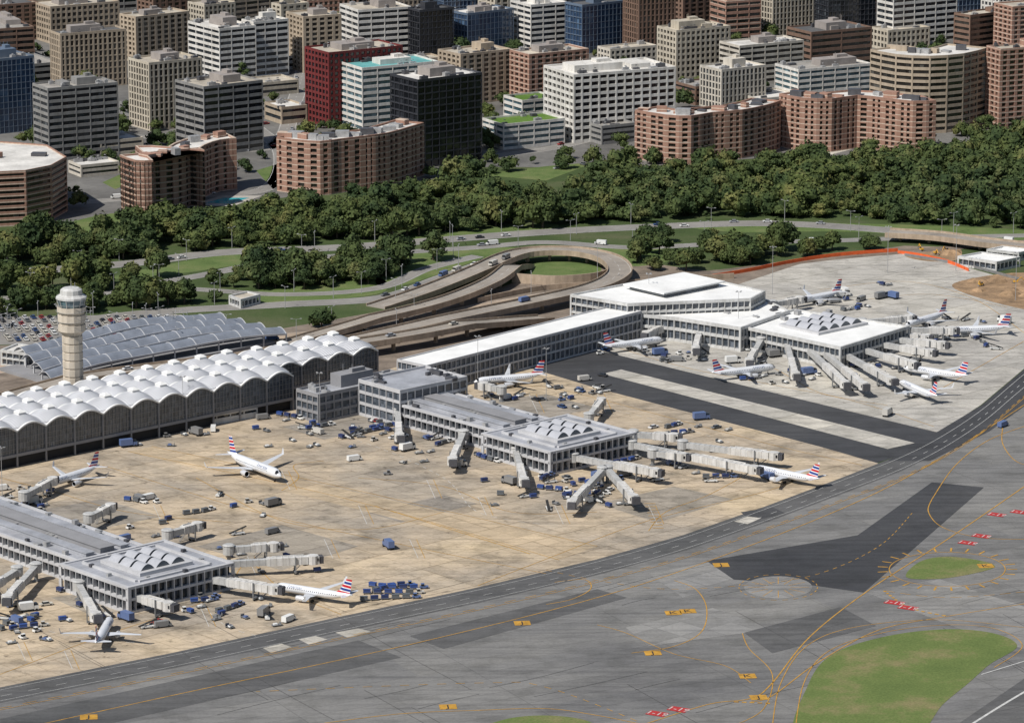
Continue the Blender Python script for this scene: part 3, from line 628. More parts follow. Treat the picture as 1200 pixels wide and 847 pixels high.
def pier(corner_px,h,barlen,endlen,barw,endw,label):
    bot=P(*corner_px,h)
    end=[add(bot,(-endlen,V)),bot,add(bot,(endw,U)),add(bot,(endw,U),(-endlen,V))]
    pa=dict(sp=.2,bay=3.4,pw=.25,wall='fascia',glass=G_pier,roof='pier',cat='airport terminal',pent=0,units=0,par=.5,inset=1.4)
    building(end,h,fh=h/2,name='terminal_pier',label=label+' square end block',**pa)
    off=(endw-barw)/2; a=add(bot,(off,U),(-endlen-.1,V))
    bar=[add(a,(-barlen,V)),a,add(a,(barw,U)),add(a,(barw,U),(-barlen,V))]
    building(bar,h-.6,fh=(h-.6)/2,name='terminal_pier',label=label+' long narrow wing',**pa)
    c=add(bot,(endw/2,U),(-endlen/2,V)); skylight(c,UA,3,3,6.6,h+.2,'raised square cluster of vaulted skylights on the pier roof')
    e=empty('roof_monitor_row',(a[0],a[1],h-.4),UA-math.pi/2,'raised metal roof strips along the pier','roof equipment')
    for k,(yy,wd,hh_) in enumerate(((barw*.25,3.4,1.1),(barw*.5,6,1.8),(barw*.75,3.4,1.1))):
        m=MB(); m.box(-barlen/2,yy,0,hh_,barlen*.94,wd); m.box(-barlen/2,yy,hh_,hh_+.3,barlen*.95,wd+.6); m.obj('roof_strip',[roofG if k!=1 else WALL['tgrey']],e)
    rr=random.Random(3)
    for k in range(26):
        m=MB(); m.box(-rr.uniform(4,barlen-4),rr.choice([.06,.12,.38,.62,.88,.94])*barw,0,rr.uniform(.8,1.8),rr.uniform(1,3),rr.uniform(1,2)); m.obj('vent_box',[rr.choice([unitM,unitD,unitM])],e)
    e2=empty('roof_step',(c[0],c[1],h+.1),UA,'stepped parapet round the skylight on the pier','roof equipment')
    for q in range(4):
        m=MB(); an=q*math.pi/2; R_=min(endw,endlen)/2-4
        m.box(R_*math.cos(an),R_*math.sin(an),.05,.7,1.0,2*R_-1.3,an); m.obj('roof_strip',[fasc],e2)
    for q in range(8):
        m=MB(); an=q*math.pi/4+.2; R_=min(endw,endlen)/2-1.8+(q%2)*.5
        m.box(R_*math.cos(an)*1.05,R_*math.sin(an)*.95,.05,1.1,1.6,1.2); m.obj('vent_box',[unitM if q%3 else unitD],e2)
pier((645,531),9,76,40,30,46,'grey roofed boarding pier')
pier((150,690),9,90,40,30,46,'grey roofed boarding pier near cargo carts')
a=P(500,430,12); b_=P(752,366,12); d=Vector((b_[0]-a[0],b_[1]-a[1])).normalized(); nn_=(-d.y,d.x)
building([a,b_,add(b_,(17,nn_)),add(a,(17,nn_))],12,fh=4,sp=.2,bay=3,pw=.2,wall='fascia',glass=G_term,roof='bright',name='connector_building',label='long white roofed glass connector corridor',cat='airport terminal',pent=0,units=0,par=.7)
def PB(px,h,**k):
    return building([P(x,y,h) for x,y in px],h,**k)
eargs=dict(fh=4,sp=.25,bay=3,pw=.22,wall='wcl',glass=G_term,roof='bright',cat='airport terminal',pent=0,units=0,par=.9,inset=.9)
PB([(668,347),(735,358),(880,352),(897,343),(800,321)],15,name='terminal_concourse',label='tall white roofed concourse hall with glass clerestory',**eargs)
PB([(735,362),(700,366),(790,374),(868,386),(925,366),(897,352),(850,354)],10,name='terminal_concourse',label='low white roofed concourse wing',**eargs)
PB([(868,384),(930,364),(1066,384),(985,409)],9,name='terminal_concourse',label='white concourse end block with roof skylights',**eargs)
g=P(965,382,9); skylight(g,UA,4,3,7,9.1,'vaulted skylight cluster on white concourse roof')
e=empty('roof_equipment',(*P(900,372,9),9.2),UA,'grey ventilation boxes on the white concourse roof','roof equipment'); rr=random.Random(8)
for k in range(14):
    m=MB(); m.box(rr.uniform(-14,30),rr.uniform(-18,16),.0,rr.uniform(1,2.2),rr.uniform(1.5,4),rr.uniform(1.5,3)); m.obj('vent_box',[unitM if k%2 else unitD],e)
g=P(790,338,15); e=empty('raised_roof',(g[0],g[1],15.1),UA,'upper white roof tier on the concourse hall','roof')
m=MB(); m.box(0,0,0,2,34,22); m.obj('clerestory',[G_term],e); m=MB(); m.box(0,0,2,2.6,38,26); m.obj('roof_slab',[roofW],e)
PB([(1122,302),(1150,297),(1196,303),(1168,309)],4,name='service_building',label='low white roofed service building',**{**eargs,'cat':'building'})
PB([(1156,294),(1175,290),(1210,294),(1194,298)],3.5,name='service_building',label='small white roofed shed by the apron',**{**eargs,'cat':'building'})
PB([(0,412),(20,404),(48,408),(30,416)],6,name='service_building',label='small flat roofed service building',**{**eargs,'cat':'building','roof':'white'})
PB([(268,348),(290,343),(305,347),(282,353)],3.5,name='service_building',label='small pale building among trees',**{**eargs,'cat':'building','roof':'tan'})
a=P(222,503,0); b_=P(302,489,0); dd=Vector((b_[0]-a[0],b_[1]-a[1])); L_=dd.length; dd.normalize(); q=(-dd.y,dd.x)
building([a,b_,add(b_,(4,q)),add(a,(4,q))],4,fh=4,sp=.6,bay=6,pw=.4,wall='wcl',glass=G_dark,roof='bright',name='site_cabin',label='long white flat roofed walkway cabin on the apron',cat='building',pent=0,units=0,par=.2)
# ---------------------------------------------------------------- control tower
g=P(87,487); hT=height_at(g,337); e=empty('control_tower',(g[0],g[1],0),0,'tall pale concrete control tower with glazed cab','control tower')
tc=M('tower_concrete',(.60,.53,.44),.12,.2,streak=True); FOOT.append([add(g,(a,(1,0)),(b,(0,1))) for a,b in ((-6,-6),(6,-6),(6,6),(-6,6))])
k=hT/53
m=MB()
def ringo(r,z,n=12): return [(r*math.cos(2*math.pi*(j+.5)/n),r*math.sin(2*math.pi*(j+.5)/n),z*k) for j in range(n)]
z=0; rings=[]
while z<34: rings+= [ringo(4.2,z),ringo(4.2,z+2.7),ringo(3.8,z+2.75),ringo(3.8,z+3.35)]; z+=3.4
m.loft(rings); m.obj('shaft',[tc],e)
m=MB(); m.loft([ringo(4.1,34.1),ringo(5.6,35.5),ringo(5.6,38),ringo(5.0,38.1),ringo(5.0,39.3),ringo(5.7,39.4),ringo(5.7,42),ringo(5.1,42.1),ringo(5.1,43.2),ringo(5.9,43.3),ringo(5.9,45.3)]); m.obj('equipment_floors',[tc],e)
m=MB(); m.loft([ringo(5.0,45.4),ringo(5.9,48.6)]); m.obj('cab_window',[G_teal],e)
m=MB()
for j in range(12):
    a=2*math.pi*(j+.5)/12; m.beam((5.05*math.cos(a),5.05*math.sin(a),45.3*k),(5.95*math.cos(a),5.95*math.sin(a),48.6*k),.25,.25)
m.obj('window_frame',[whiteW],e)
m=MB(); m.loft([ringo(6.3,48.6),ringo(6.3,49.4),ringo(4.6,50.4),ringo(4.4,52.2),ringo(3.2,53)],0); m.obj('cab_roof',[whiteW],e)
m=MB(); m.cyl(0,0,53*k,57*k,.12,.06,6); m.cyl(1.5,.6,52.6*k,55*k,.1,.1,6); m.obj('antenna',[unitM],e)
m=MB()
for z in (38.6,42.6,45.6):
    for j in range(24):
        a=2*math.pi*j/24; b=2*math.pi*(j+1)/24; R_=6.3; m.beam((R_*math.cos(a),R_*math.sin(a),(z+1)*k),(R_*math.cos(b),R_*math.sin(b),(z+1)*k),.12,.12)
m.obj('balcony_rail',[unitM],e)
# ---------------------------------------------------------------- station canopy
g=P(60,456); e=empty('station_canopy',(g[0],g[1],0),UA,'rail station under long curved silver metal roofs','station')
silv=M('silver_curved_roof',(.34,.37,.42),.2,.2,.35,.4)
FOOT.append([add(g,(0,U)),add(g,(132,U)),add(g,(132,U),(-46,V)),add(g,(-46,V))])
for s in range(4):
    m=MB(); Lc=126-s*6; x0=s*4; y0=s*11.5; N=40; K=8; wd=9.0
    zb=lambda t: 4.2+1.6*math.sin(math.pi*t)+.6*math.sin(3*math.pi*t+s*.7)+s*.7
    for i in range(N):
        for q in range(K):
            def pt(i_,q_):
                t=i_/N; w=math.sin(math.pi*q_/K); return (x0+t*Lc,y0+q_/K*wd+5*math.sin(math.pi*t),zb(t)+2.4*w)
            m.face([pt(i,q),pt(i+1,q),pt(i+1,q+1),pt(i,q+1)])
    m.obj('curved_roof',[silv],e,smooth=False)
    m=MB()
    for i in range(0,12):
        t=i/11
        for q in range(K):
            w0=math.sin(math.pi*q/K); w1=math.sin(math.pi*(q+1)/K); zt=zb(t)+.12; yy=y0+5*math.sin(math.pi*t)
            m.beam((x0+t*Lc,yy+q/K*wd,zt+2.4*w0),(x0+t*Lc,yy+(q+1)/K*wd,zt+2.4*w1),.25,.2)
        m.box(x0+t*Lc,y0+5*math.sin(math.pi*t)+.3,0,zb(t),.5,.5)
    for i in range(40):
        t,t2=i/40,(i+1)/40
        m.beam((x0+t*Lc,y0+5*math.sin(math.pi*t)-.15,zb(t)),(x0+t2*Lc,y0+5*math.sin(math.pi*t2)-.15,zb(t2)),.35,.8)
    m.obj('roof_frame',[fasc],e)
m=MB(); m.box(62,22,0,1.4,118,40); m.obj('platform',[WALL['tgrey']],e)
# ---------------------------------------------------------------- jet bridges
jb=M('bridge_panel',(.46,.46,.45),.2,.4,.5); jb2=M('bridge_panel_pale',(.64,.63,.61),.15,.4,.5,streak=True); tyre=M('rubber',(.02,.02,.02),.2,1); gearM=M('grey_steel',(.25,.26,.27),.2,.5,.5,.4); bellM=M('bellows_fabric',(.08,.08,.09),.2,1)
def jetbridge(A,Bp):
    a=P(A[0],A[1],5.2); b=P(Bp[0],Bp[1],5.0); d=Vector((b[0]-a[0],b[1]-a[1])); L=d.length; ang=math.atan2(d.y,d.x)
    e=empty('jet_bridge',(a[0],a[1],0),ang,'pale grey telescoping boarding bridge on wheeled legs','boarding bridge',group='boarding bridges along the piers')
    m=MB(); m.cyl(0,0,3.3,6.6,2.1,2.1,12); m.cyl(0,0,6.6,7.0,2.3,1.6,12); m.obj('rotunda',[jb],e)
    m=MB(); m.cyl(0,0,0,3.29,.7,.7,10); m.cyl(0,0,.0,.4,1.3,1.3,10); m.obj('support_column',[gearM],e)
    x1=L*.52; m=MB(); m.box((2+x1)/2,0,3.8,6.0,x1-2,2.2)
    n=int((x1-2)/2.2)
    for i in range(n): m.box(3+i*2.2,0,3.7,6.1,.25,2.36)
    m.obj('inner_tunnel',[jb],e)
    m=MB(); x2=L-2.2; m.box((x1-.5+x2)/2,0,3.6,6.3,x2-x1+.5,2.7); n=int((x2-x1)/2.2)
    for i in range(n): m.box(x1+.4+i*2.2,0,3.5,6.4,.3,2.86)
    m.box((x1+x2)/2,1.0,6.4,6.65,(x2-x1)*.8,.3); m.obj('outer_tunnel',[jb2],e)
    m=MB()
    for i in range(5): m.box(L+1.6+i*.35,.6,3.5,6.1-.1*(i%2),.3,3.1-.2*(i%2),.12)
    m.obj('canopy_bellows',[bellM],e)
    m=MB(); m.cyl(L-.4,0,3.4,6.5,2.0,2.0,10); m.box(L+.8,.3,3.5,6.3,1.6,3.1,.12); m.obj('cab',[jb2],e)
    m=MB(); m.box(L+.9,-1.35,4.6,5.7,1.3,.12,.12); m.obj('cab_window',[G_black],e)
    xc=L*.8; m=MB()
    for s in (-1,1): m.box(xc,s*1.75,.6,6.6,.4,.4)
    m.box(xc,0,3.0,3.35,.5,3.9); m.box(xc,0,.7,1.2,1.0,3.0); m.obj('lift_legs',[gearM],e)
    for s in (-1,1):
        m=MB(); m.wheel(xc,s*1.1,.6,.6,.5); m.obj('wheel',[tyre],e)
    m=MB()
    for i in range(9): m.box(L-3.6-i*.42,2.2,3.3-i*.37,3.42-i*.37,.42,1.0)
    m.beam((L-3.4,2.75,4.4),(L-7.2,2.75,1.1),.08,.08); m.obj('service_stair',[gearM],e)
JB=[((212,672),(322,690)),((256,660),(368,655)),((140,693),(198,710)),((92,685),(112,722)),((42,664),(8,702)),((196,625),(232,616)),((268,643),(322,640)),((104,606),(130,594)),((28,580),(62,563)),((20,668),(-14,690)),
((466,482),(468,512)),((543,508),(530,540)),((604,528),(614,564)),((672,535),(768,553)),((706,551),(670,590)),((712,550),(742,584)),((740,520),(884,550)),((742,508),(790,512)),((800,520),(908,534)),((690,488),(705,470)),((588,456),(566,452)),((765,530),(800,535)),
((822,380),(815,410)),((892,399),(878,424)),((922,403),(932,440)),((944,406),(990,450)),((985,412),(1045,446)),((1005,407),(1070,427)),((1022,401),(1090,413)),((1040,396),(1104,404)),((1062,386),(1116,387)),((905,356),(938,351)),((1010,377),(1066,373)),((806,373),(757,392)),((965,412),(1012,452)),((1050,392),(1085,396))]
for a,b in JB: jetbridge(a,b)
# ---------------------------------------------------------------- aircraft
def fusmat():
    m,nt,b=newmat('aircraft_skin'); v=objc(nt); sx=nd(nt,'ShaderNodeSeparateXYZ'); nt.links.new(v,sx.inputs[0])
    fr=mth(nt,'FRACT',mth(nt,'MULTIPLY',sx.outputs[0],1.2),0); a=mth(nt,'LESS_THAN',fr,.42)
    z_=mth(nt,'LESS_THAN',mth(nt,'ABSOLUTE',mth(nt,'SUBTRACT',sx.outputs[2],.45),0),.17)
    r=mth(nt,'LESS_THAN',mth(nt,'ABSOLUTE',mth(nt,'ADD',sx.outputs[0],-1.0),0),11.0)
    f=mth(nt,'MULTIPLY',mth(nt,'MULTIPLY',a,z_),r)
    base=ramp(nt,noise(nt,v,.4,3),[(.3,(.64,.66,.69)),(.7,(.74,.75,.77))])
    nt.links.new(mixc(nt,f,base,(.03,.035,.05)),b.inputs['Base Color']); b.inputs['Roughness'].default_value=.3; b.inputs['Metallic'].default_value=.1
    return m
skin=fusmat(); wingM=M('wing_grey',(.54,.56,.59),.08,.5,.35); darkg=M('cockpit_glass',(.015,.018,.022),.1,1,.1); nac=M('nacelle_silver',(.62,.63,.65),.08,.5,.3,.2)
fm,nt,b=newmat('striped_tail_livery'); v=objc(nt); sx=nd(nt,'ShaderNodeSeparateXYZ'); nt.links.new(v,sx.inputs[0])
m1=mth(nt,'ADD',mth(nt,'MULTIPLY',sx.outputs[0],-.12),sx.outputs[2]); m3=mth(nt,'FRACT',mth(nt,'MULTIPLY',m1,.40))
rp=ramp(nt,m3,[(0,(.50,.01,.02)),(.34,(.75,.76,.78)),(.5,(.015,.05,.25)),(.84,(.75,.76,.78))])
rp.node.color_ramp.interpolation='CONSTANT'
nt.links.new(rp,b.inputs['Base Color']); b.inputs['Roughness'].default_value=.35
blueT=M('lettering_blue',(.05,.09,.2),.1,1)
def airplane(kind):
    if kind=='reg': Lf,r,span,rc,tc_,fin=31.7,1.55,27.0,4.6,1.3,5.2
    else: Lf,r,span,rc,tc_,fin=38.0,2.0,35.0,6.2,1.6,6.6
    cz=r+1.5
    e=empty('airliner',(0,-3000,0),0,'','airliner')
    x0=Lf/2; N=16; prof=[(0,.04,-.25),(.012,.28,-.22),(.03,.5,-.16),(.06,.76,-.08),(.1,.95,-.02),(.14,1,0),(.68,1,0),(.78,.86,.12),(.88,.55,.38),(.95,.3,.55),(1,.1,.68)]
    m=MB(); rr=[]
    for t,k_,dz in prof:
        x=x0-t*Lf; rr.append([(x,r*k_*math.cos(2*math.pi*j/N),r*k_*math.sin(2*math.pi*j/N)+dz*r) for j in range(N)])
    m.loft(rr); fo=m.obj('fuselage',[skin],e,smooth=True); fo.location=(0,0,cz)
    m=MB()
    for s in (-1,1):
        m.face([(x0-.035*Lf,s*.12*r,cz+.38*r),(x0-.035*Lf,s*.5*r,cz+.12*r),(x0-.058*Lf,s*.76*r,cz+.16*r),(x0-.062*Lf,s*.5*r,cz+.62*r),(x0-.058*Lf,s*.1*r,cz+.72*r)])
    m.v=[(x+.12,y*1.06,z_+.1) for x,y,z_ in m.v]; m.obj('cockpit_window',[darkg],e)
    for s in (-1,1):
        m=MB(); sec=[]
        for t,sw,ch,th,dz in ((.06,0,rc,.62,-.55*r),(.35,.30,rc*.62,.36,-.55*r+.6),(1,1,tc_,.14,-.55*r+1.5)):
            y=s*(r*.5+(span/2-r*.5)*t); xs=2.6-sw*(span/2)*.48; sec.append([(xs,y,cz+dz),(xs-ch*.3,y,cz+dz+th*.5),(xs-ch,y,cz+dz),(xs-ch*.3,y,cz+dz-th*.4)])
        m.loft(sec); m.obj('wing',[wingM],e)
        y=s*span/2; xs=2.6-(span/2)*.48; zz=cz-.55*r+1.5
        m=MB(); m.loft([[(xs,y,zz),(xs-.5,y+s*.08,zz),(xs-tc_,y,zz),(xs-.5,y-s*.08,zz)],[(xs-1.0,y+s*.45,zz+2.0),(xs-1.3,y+s*.5,zz+2.0),(xs-1.7,y+s*.45,zz+2.0),(xs-1.3,y+s*.4,zz+2.0)]]); m.obj('winglet',[nac],e)
        m=MB(); ey=s*span*.165; ex=2.6; ez=cz-.55*r-.75; er=.95 if kind=='reg' else 1.15
        def er_(x,q): return [(x,ey+q*math.cos(2*math.pi*j/14),ez+q*math.sin(2*math.pi*j/14)) for j in range(14)]
        m.loft([er_(ex+.2,er*.78),er_(ex+1.2,er*.80),er_(ex+1.35,er*.92),er_(ex+.8,er*1.02),er_(ex-.8,er),er_(ex-2.3,er*.7),er_(ex-2.9,er*.4),er_(ex-3.5,er*.12)],mfun=lambda i:1 if i==0 else 0)
        m.m[7*14]=1; m.box(ex-1,ey,ez+er*.9,cz-.4*r+.1,2.6,.25); m.obj('engine',[nac,darkg],e,smooth=False)
        m=MB(); xt=-x0+Lf*.115; sec=[]
        for t,ch,xs in ((0,3.2,xt+.6),(1,1.2,xt-1.9)):
            y=s*(.35+t*span*.175); z_=cz+.55*r+t*.4; sec.append([(xs,y,z_),(xs-ch*.3,y,z_+.14),(xs-ch,y,z_),(xs-ch*.3,y,z_-.12)])
        m.loft(sec); m.obj('tailplane',[wingM],e)
        m=MB(); m.box(-1.2,s*2.6,.6,cz-.5*r,.25,.25)
        m.obj('landing_gear',[gearM],e)
        for q in (-.35,.35):
            m=MB(); m.wheel(-1.2,s*2.6+q,.55,.55,.35); m.obj('wheel',[tyre],e)
    m=MB(); fz=.75*r; xf=-x0+Lf*.16
    def fs(x,c,z_,t): return [(x,0,z_),(x-c*.3,t,z_),(x-c,0,z_),(x-c*.3,-t,z_)]
    m.loft([fs(xf+2.6,6.2,fz-.3,.12),fs(xf+.2,4.4,fz+1.0,.2),fs(xf-2.6,2.3,fz+fin,.1)]); fo=m.obj('tail_fin',[fm],e); fo.location=(0,0,cz)
    m=MB(); m.box(x0-.12*Lf,0,.4,cz-.8*r,.2,.2); m.obj('nose_gear',[gearM],e); m=MB(); m.wheel(x0-.12*Lf,.2,.4,.4,.25); m.wheel(x0-.12*Lf,-.2,.4,.4,.25); m.obj('nose_wheel',[tyre],e)
    for s in (-1,1):
        me=textmesh('American',1.5 if kind=='reg' else 1.9); rr_=r*1.012
        for vv in me.vertices:
            th=(vv.co.y)/rr_+.72; xx=vv.co.x*(1 if s<0 else -1)+x0*.42; vv.co=(xx,s*rr_*math.cos(th),cz+rr_*math.sin(th))
        me.materials.clear(); me.materials.append(blueT); t=bpy.data.objects.new('lettering',me); COL.objects.link(t); t.parent=e
    return e
reg=airplane('reg'); nar=airplane('nar')
planes=[(nar,(331,559),(265,534),'taxiing on open apron'),(reg,(55,567),(113,549),'parked beside boarding bridge'),(reg,(326,687),(408,700),'at pier end bridge'),(reg,(130,724),(112,757),'nose in to pier'),
(reg,(556,447),(638,440),'parked behind pier'),(reg,(888,549),(955,563),'at long boarding bridge'),(reg,(766,399),(718,406),'parked by concourse'),(reg,(898,431),(845,438),'parked by concourse'),
(reg,(938,352),(976,345),'parked by concourse'),(reg,(1068,379),(1103,369),'at boarding bridge'),(reg,(1118,387),(1170,385),'at boarding bridge'),(reg,(1075,433),(1118,440),'at boarding bridge'),(reg,(1060,450),(1092,464),'at boarding bridge')]
for i,(src,n_,t_,w_) in enumerate(planes):
    a=P(*n_,3); b=P(*t_,3); ang=math.atan2(a[1]-b[1],a[0]-b[0]); c=((a[0]+b[0])/2,(a[1]+b[1])/2,.1)
    copytree(src,c,ang,label=('silver airliner with striped tail '+w_),group='airliners on the apron')
for s in (reg,nar):
    for c in list(s.children): bpy.data.objects.remove(c)
    bpy.data.objects.remove(s)
# ---------------------------------------------------------------- vehicles
def randmat(name,cols,rough=.35):
    m,nt,b=newmat(name); o=nd(nt,'ShaderNodeObjectInfo')
    r=ramp(nt,o.outputs['Random'],[(i/len(cols),c) for i,c in enumerate(cols)]); r.node.color_ramp.interpolation='CONSTANT'
    nt.links.new(r,b.inputs['Base Color']); b.inputs['Roughness'].default_value=rough; return m
carP=randmat('car_paint',[(.65,.65,.65),(.04,.04,.045),(.35,.36,.38),(.7,.7,.68),(.3,.03,.03),(.04,.08,.2),(.15,.16,.17),(.55,.52,.45)])
trkP=randmat('truck_paint',[(.70,.70,.68),(.5,.48,.44),(.70,.70,.68),(.1,.15,.3),(.2,.2,.2)])
blueC=randmat('cart_blue',[(.025,.05,.17),(.03,.07,.24),(.02,.035,.11),(.10,.11,.12)],.6)
def car_mesh():
    m=MB(); m.box(0,0,.35,.85,4.5,1.8,0,0); m.box(-.15,0,.85,1.42,2.5,1.6,0,1,.78); m.box(-.15,0,1.42,1.47,1.9,1.2,0,0)
    for x in (-1.4,1.4):
        for y in (-.85,.85): m.wheel(x,y,.34,.34,.22,2,8)
    return m.mesh('car',[carP,darkg,tyre])
def van_mesh():
    m=MB(); m.box(-.4,0,.45,2.3,4.8,2.0,0,0,.97); m.box(2.5,0,.45,1.2,1.2,1.9,0,0); m.box(2.15,0,1.2,2.0,.8,1.8,0,1,.8)
    for x in (-1.8,1.9):
        for y in (-.9,.9): m.wheel(x,y,.4,.4,.25,2,8)
    return m.mesh('van',[trkP,darkg,tyre])
def truck_mesh():
    m=MB(); m.box(-1,0,.9,3.3,5.0,2.3,0,0); m.box(2.5,0,.6,2.0,1.6,2.2,0,0); m.box(2.55,0,2.0,2.7,1.2,2.0,0,1,.85); m.box(0,0,.5,.88,6.6,1.2,0,2)
    for x in (-2.4,2.5):
        for y in (-1.05,1.05): m.wheel(x,y,.5,.5,.3,2,8)
    return m.mesh('truck',[trkP,darkg,tyre])
def cart_mesh():
    m=MB(); m.box(0,0,.45,.6,2.8,1.5,0,1); m.box(0,0,.6,1.6,2.5,1.35,0,0)
    m.box(0,0,1.61,1.7,2.7,1.5,0,0); m.beam((1.4,0,.5),(2.2,0,.4),.1,.1,1)
    for x in (-1,1):
        for y in (-.7,.7): m.wheel(x,y,.22,.22,.15,2,8)
    return m.mesh('cart',[blueC,gearM,tyre])
def flat_mesh():
    m=MB(); m.box(0,0,.4,.55,3.2,1.8,0,1); m.box(-.3,0,.56,1.0,1.3,1.3,0,0); m.beam((1.6,0,.5),(2.4,0,.4),.1,.1,1); m.box(1.5,0,.55,1.3,.1,1.6,0,1)
    for x in (-1.1,1.1):
        for y in (-.8,.8): m.wheel(x,y,.22,.22,.15,2,8)
    return m.mesh('dolly',[trkP,gearM,tyre])
def tug_mesh():
    m=MB(); m.box(0,0,.3,.95,2.9,1.5,0,0); m.box(-.5,0,.95,1.75,1.1,1.3,0,1,.85); m.box(-.5,0,1.75,1.85,1.2,1.4,0,0)
    for x in (-.95,.95):
        for y in (-.7,.7): m.wheel(x,y,.33,.33,.25,2,8)
    return m.mesh('tug',[trkP,darkg,tyre])
def belt_mesh():
    m=MB(); m.box(0,0,.4,.9,5,1.6,0,0); m.beam((-3.2,.2,.8),(3.4,.2,2.9),1.0,.25,2); m.box(-1.2,-.5,.9,1.5,.6,.6,0,1); m.beam((1.8,.2,.9),(1.8,.2,2.3),.2,.2,1)
    for x in (-1.6,1.6):
        for y in (-.75,.75): m.wheel(x,y,.35,.35,.25,2,8)
    return m.mesh('belt_loader',[M('loader_white',(.62,.62,.6),.1,1),gearM,tyre])
def exc_mesh():
    m=MB(); k=.62
    for y in (-1.2,1.2): m.box(0,y,0,.9,4,.6,0,1)
    m.box(0,0,.9,2.0,3.2,2.6,0,0); m.box(.9,.7,2.0,3.1,1.3,1.1,0,2,.85); m.beam((1.2,-.2,1.8),(4.6,-.2,4.6),.5,.7,0); m.beam((4.6,-.2,4.6),(6.6,-.2,2.0),.4,.5,0); m.box(6.6,-.2,1.0,2.0,1.0,1.1,0,1,.7)
    m.v=[(a*k,b*k,c*k) for a,b,c in m.v]
    return m.mesh('excavator',[M('digger_yellow',(.6,.33,.04),.2,1),gearM,darkg])
KM={'car':(car_mesh(),'parked_car','small passenger car on the paving','car'),'van':(van_mesh(),'van','pale service van on the apron','van'),'truck':(truck_mesh(),'box_truck','box bodied catering truck on the apron','truck'),
 'cart':(cart_mesh(),'baggage_cart','blue covered baggage cart on the apron','baggage cart'),'dolly':(flat_mesh(),'cargo_dolly','flat cargo dolly with load on apron','cargo trolley'),'tug':(tug_mesh(),'baggage_tractor','small baggage tractor on the apron','tractor'),'belt':(belt_mesh(),'belt_loader','white belt loader with raised black belt','belt loader'),
 'exc':(exc_mesh(),'excavator','yellow tracked excavator on bare earth','excavator')}
def veh(kind,x,y,ang,z=.06,label=None,group=None):
    me,nm,lb,ct=KM[kind]; o=bpy.data.objects.new(nm,me); COL.objects.link(o); o.location=(x,y,z); o.rotation_euler=(0,0,ang)
    o['label']=label or lb; o['category']=ct; o['group']=group or (ct+'s around the airport')
rv=random.Random(11)
def inpoly(p,poly):
    c=False; n=len(poly); j=n-1
    for i in range(n):
        if (poly[i][1]>p[1])!=(poly[j][1]>p[1]) and p[0]<(poly[j][0]-poly[i][0])*(p[1]-poly[i][1])/(poly[j][1]-poly[i][1])+poly[i][0]: c=not c
        j=i
    return c
def free(p): return not any(inpoly(p,f) for f in FOOT)
def train(px,n,ang):
    g=P(*px); veh('tug',g[0]+3.6*math.cos(ang),g[1]+3.6*math.sin(ang),ang); a=ang; x,y=g
    for i in range(n):
        veh('cart',x,y,a); a+=rv.uniform(-.25,.25); x-=3.7*math.cos(a); y-=3.7*math.sin(a)
for px,n,a in (((455,500),3,.6),((440,505),4,.7),((470,492),2,.5),((655,575),3,-.4),((700,580),4,.2),((640,560),2,.9),((345,490),3,-.7),((485,690),5,.2),((480,696),5,.2),((476,701),5,.1),((470,687),4,.2),
    ((275,712),3,1),((240,705),2,.5),((40,735),3,.4),((160,588),2,-.6),((240,600),3,.8),((800,508),3,.4),((850,560),3,.2),((575,540),3,-.7),((520,520),2,.7),((880,445),2,.5),((1020,430),3,.3),
    ((740,540),4,.8),((380,500),3,.6),((1130,395),2,.4),((790,500),2,.9),((20,610),2,.5)): train(px,n,a)
zones=[((330,485),(600,530)),((420,480),(520,520)),((560,540),(760,600)),((640,555),(740,590)),((760,500),(900,570)),((0,570),(60,600)),((100,580),(340,640)),((190,690),(330,740)),((0,700),(60,760)),((200,640),(380,680)),((640,440),(720,480)),((800,400),(1000,455)),((850,390),(1110,450)),((1080,370),(1190,410)),((960,330),(1050,370)),((150,490),(330,525)),((530,440),(640,470)),((700,410),(830,425)),((350,485),(500,515)),((860,400),(1080,460)),((440,500),(560,560)),((60,690),(220,740))]
for i in range(430):
    (xa,ya),(xb,yb)=zones[i%len(zones)]; p=P(rv.uniform(xa,xb),rv.uniform(ya,yb))
    if free(p): veh(rv.choice(['van','dolly','dolly','dolly','tug','tug','belt','cart','cart','dolly','car','truck']),p[0],p[1],rv.choice([UA,UA+1.57,UA-.3,rv.uniform(0,6.28)]))
for px,k in (((455,642),'truck'),((338,728),'van'),((822,492),'truck'),((1175,500),'van'),((250,505),'van'),((415,540),'van'),((1040,487),'truck')): g=P(*px); veh(k,g[0],g[1],rv.uniform(0,3))
for x,y in ((1080,294),(1096,298),(1110,295),(1150,335),(1190,332)): g=P(x,y); veh('exc',g[0],g[1],rv.uniform(0,6))
for r_ in range(8):
    for c_ in range(24):
        p=P(-10+c_*9.8+r_*3,373+r_*3.7)
        if rv.random()<.74 and free(p): veh('car',p[0],p[1],1.9+rv.uniform(-.05,.05),label='parked car in the open airport lot',group='cars in the parking lot')
for key,cnt in (('pk1',18),('pk2',8),('a1',10),('a2',8),('c1',8),('c2',6),('c3',6)):
    pts=R[key]
    for _ in range(cnt):
        i=rv.randrange(len(pts)-1); a=Vector(pts[i]); b=Vector(pts[i+1]); q=a.lerp(b,rv.random()); d=(b-a).normalized(); s=rv.choice([-1,1]); q=q+Vector((-d.y,d.x))*s*3
        veh(rv.choice(['car','car','car','van']),q.x,q.y,math.atan2(d.y,d.x)+(0 if s<0 else math.pi),label='vehicle driving along the road',group='traffic on the roads')
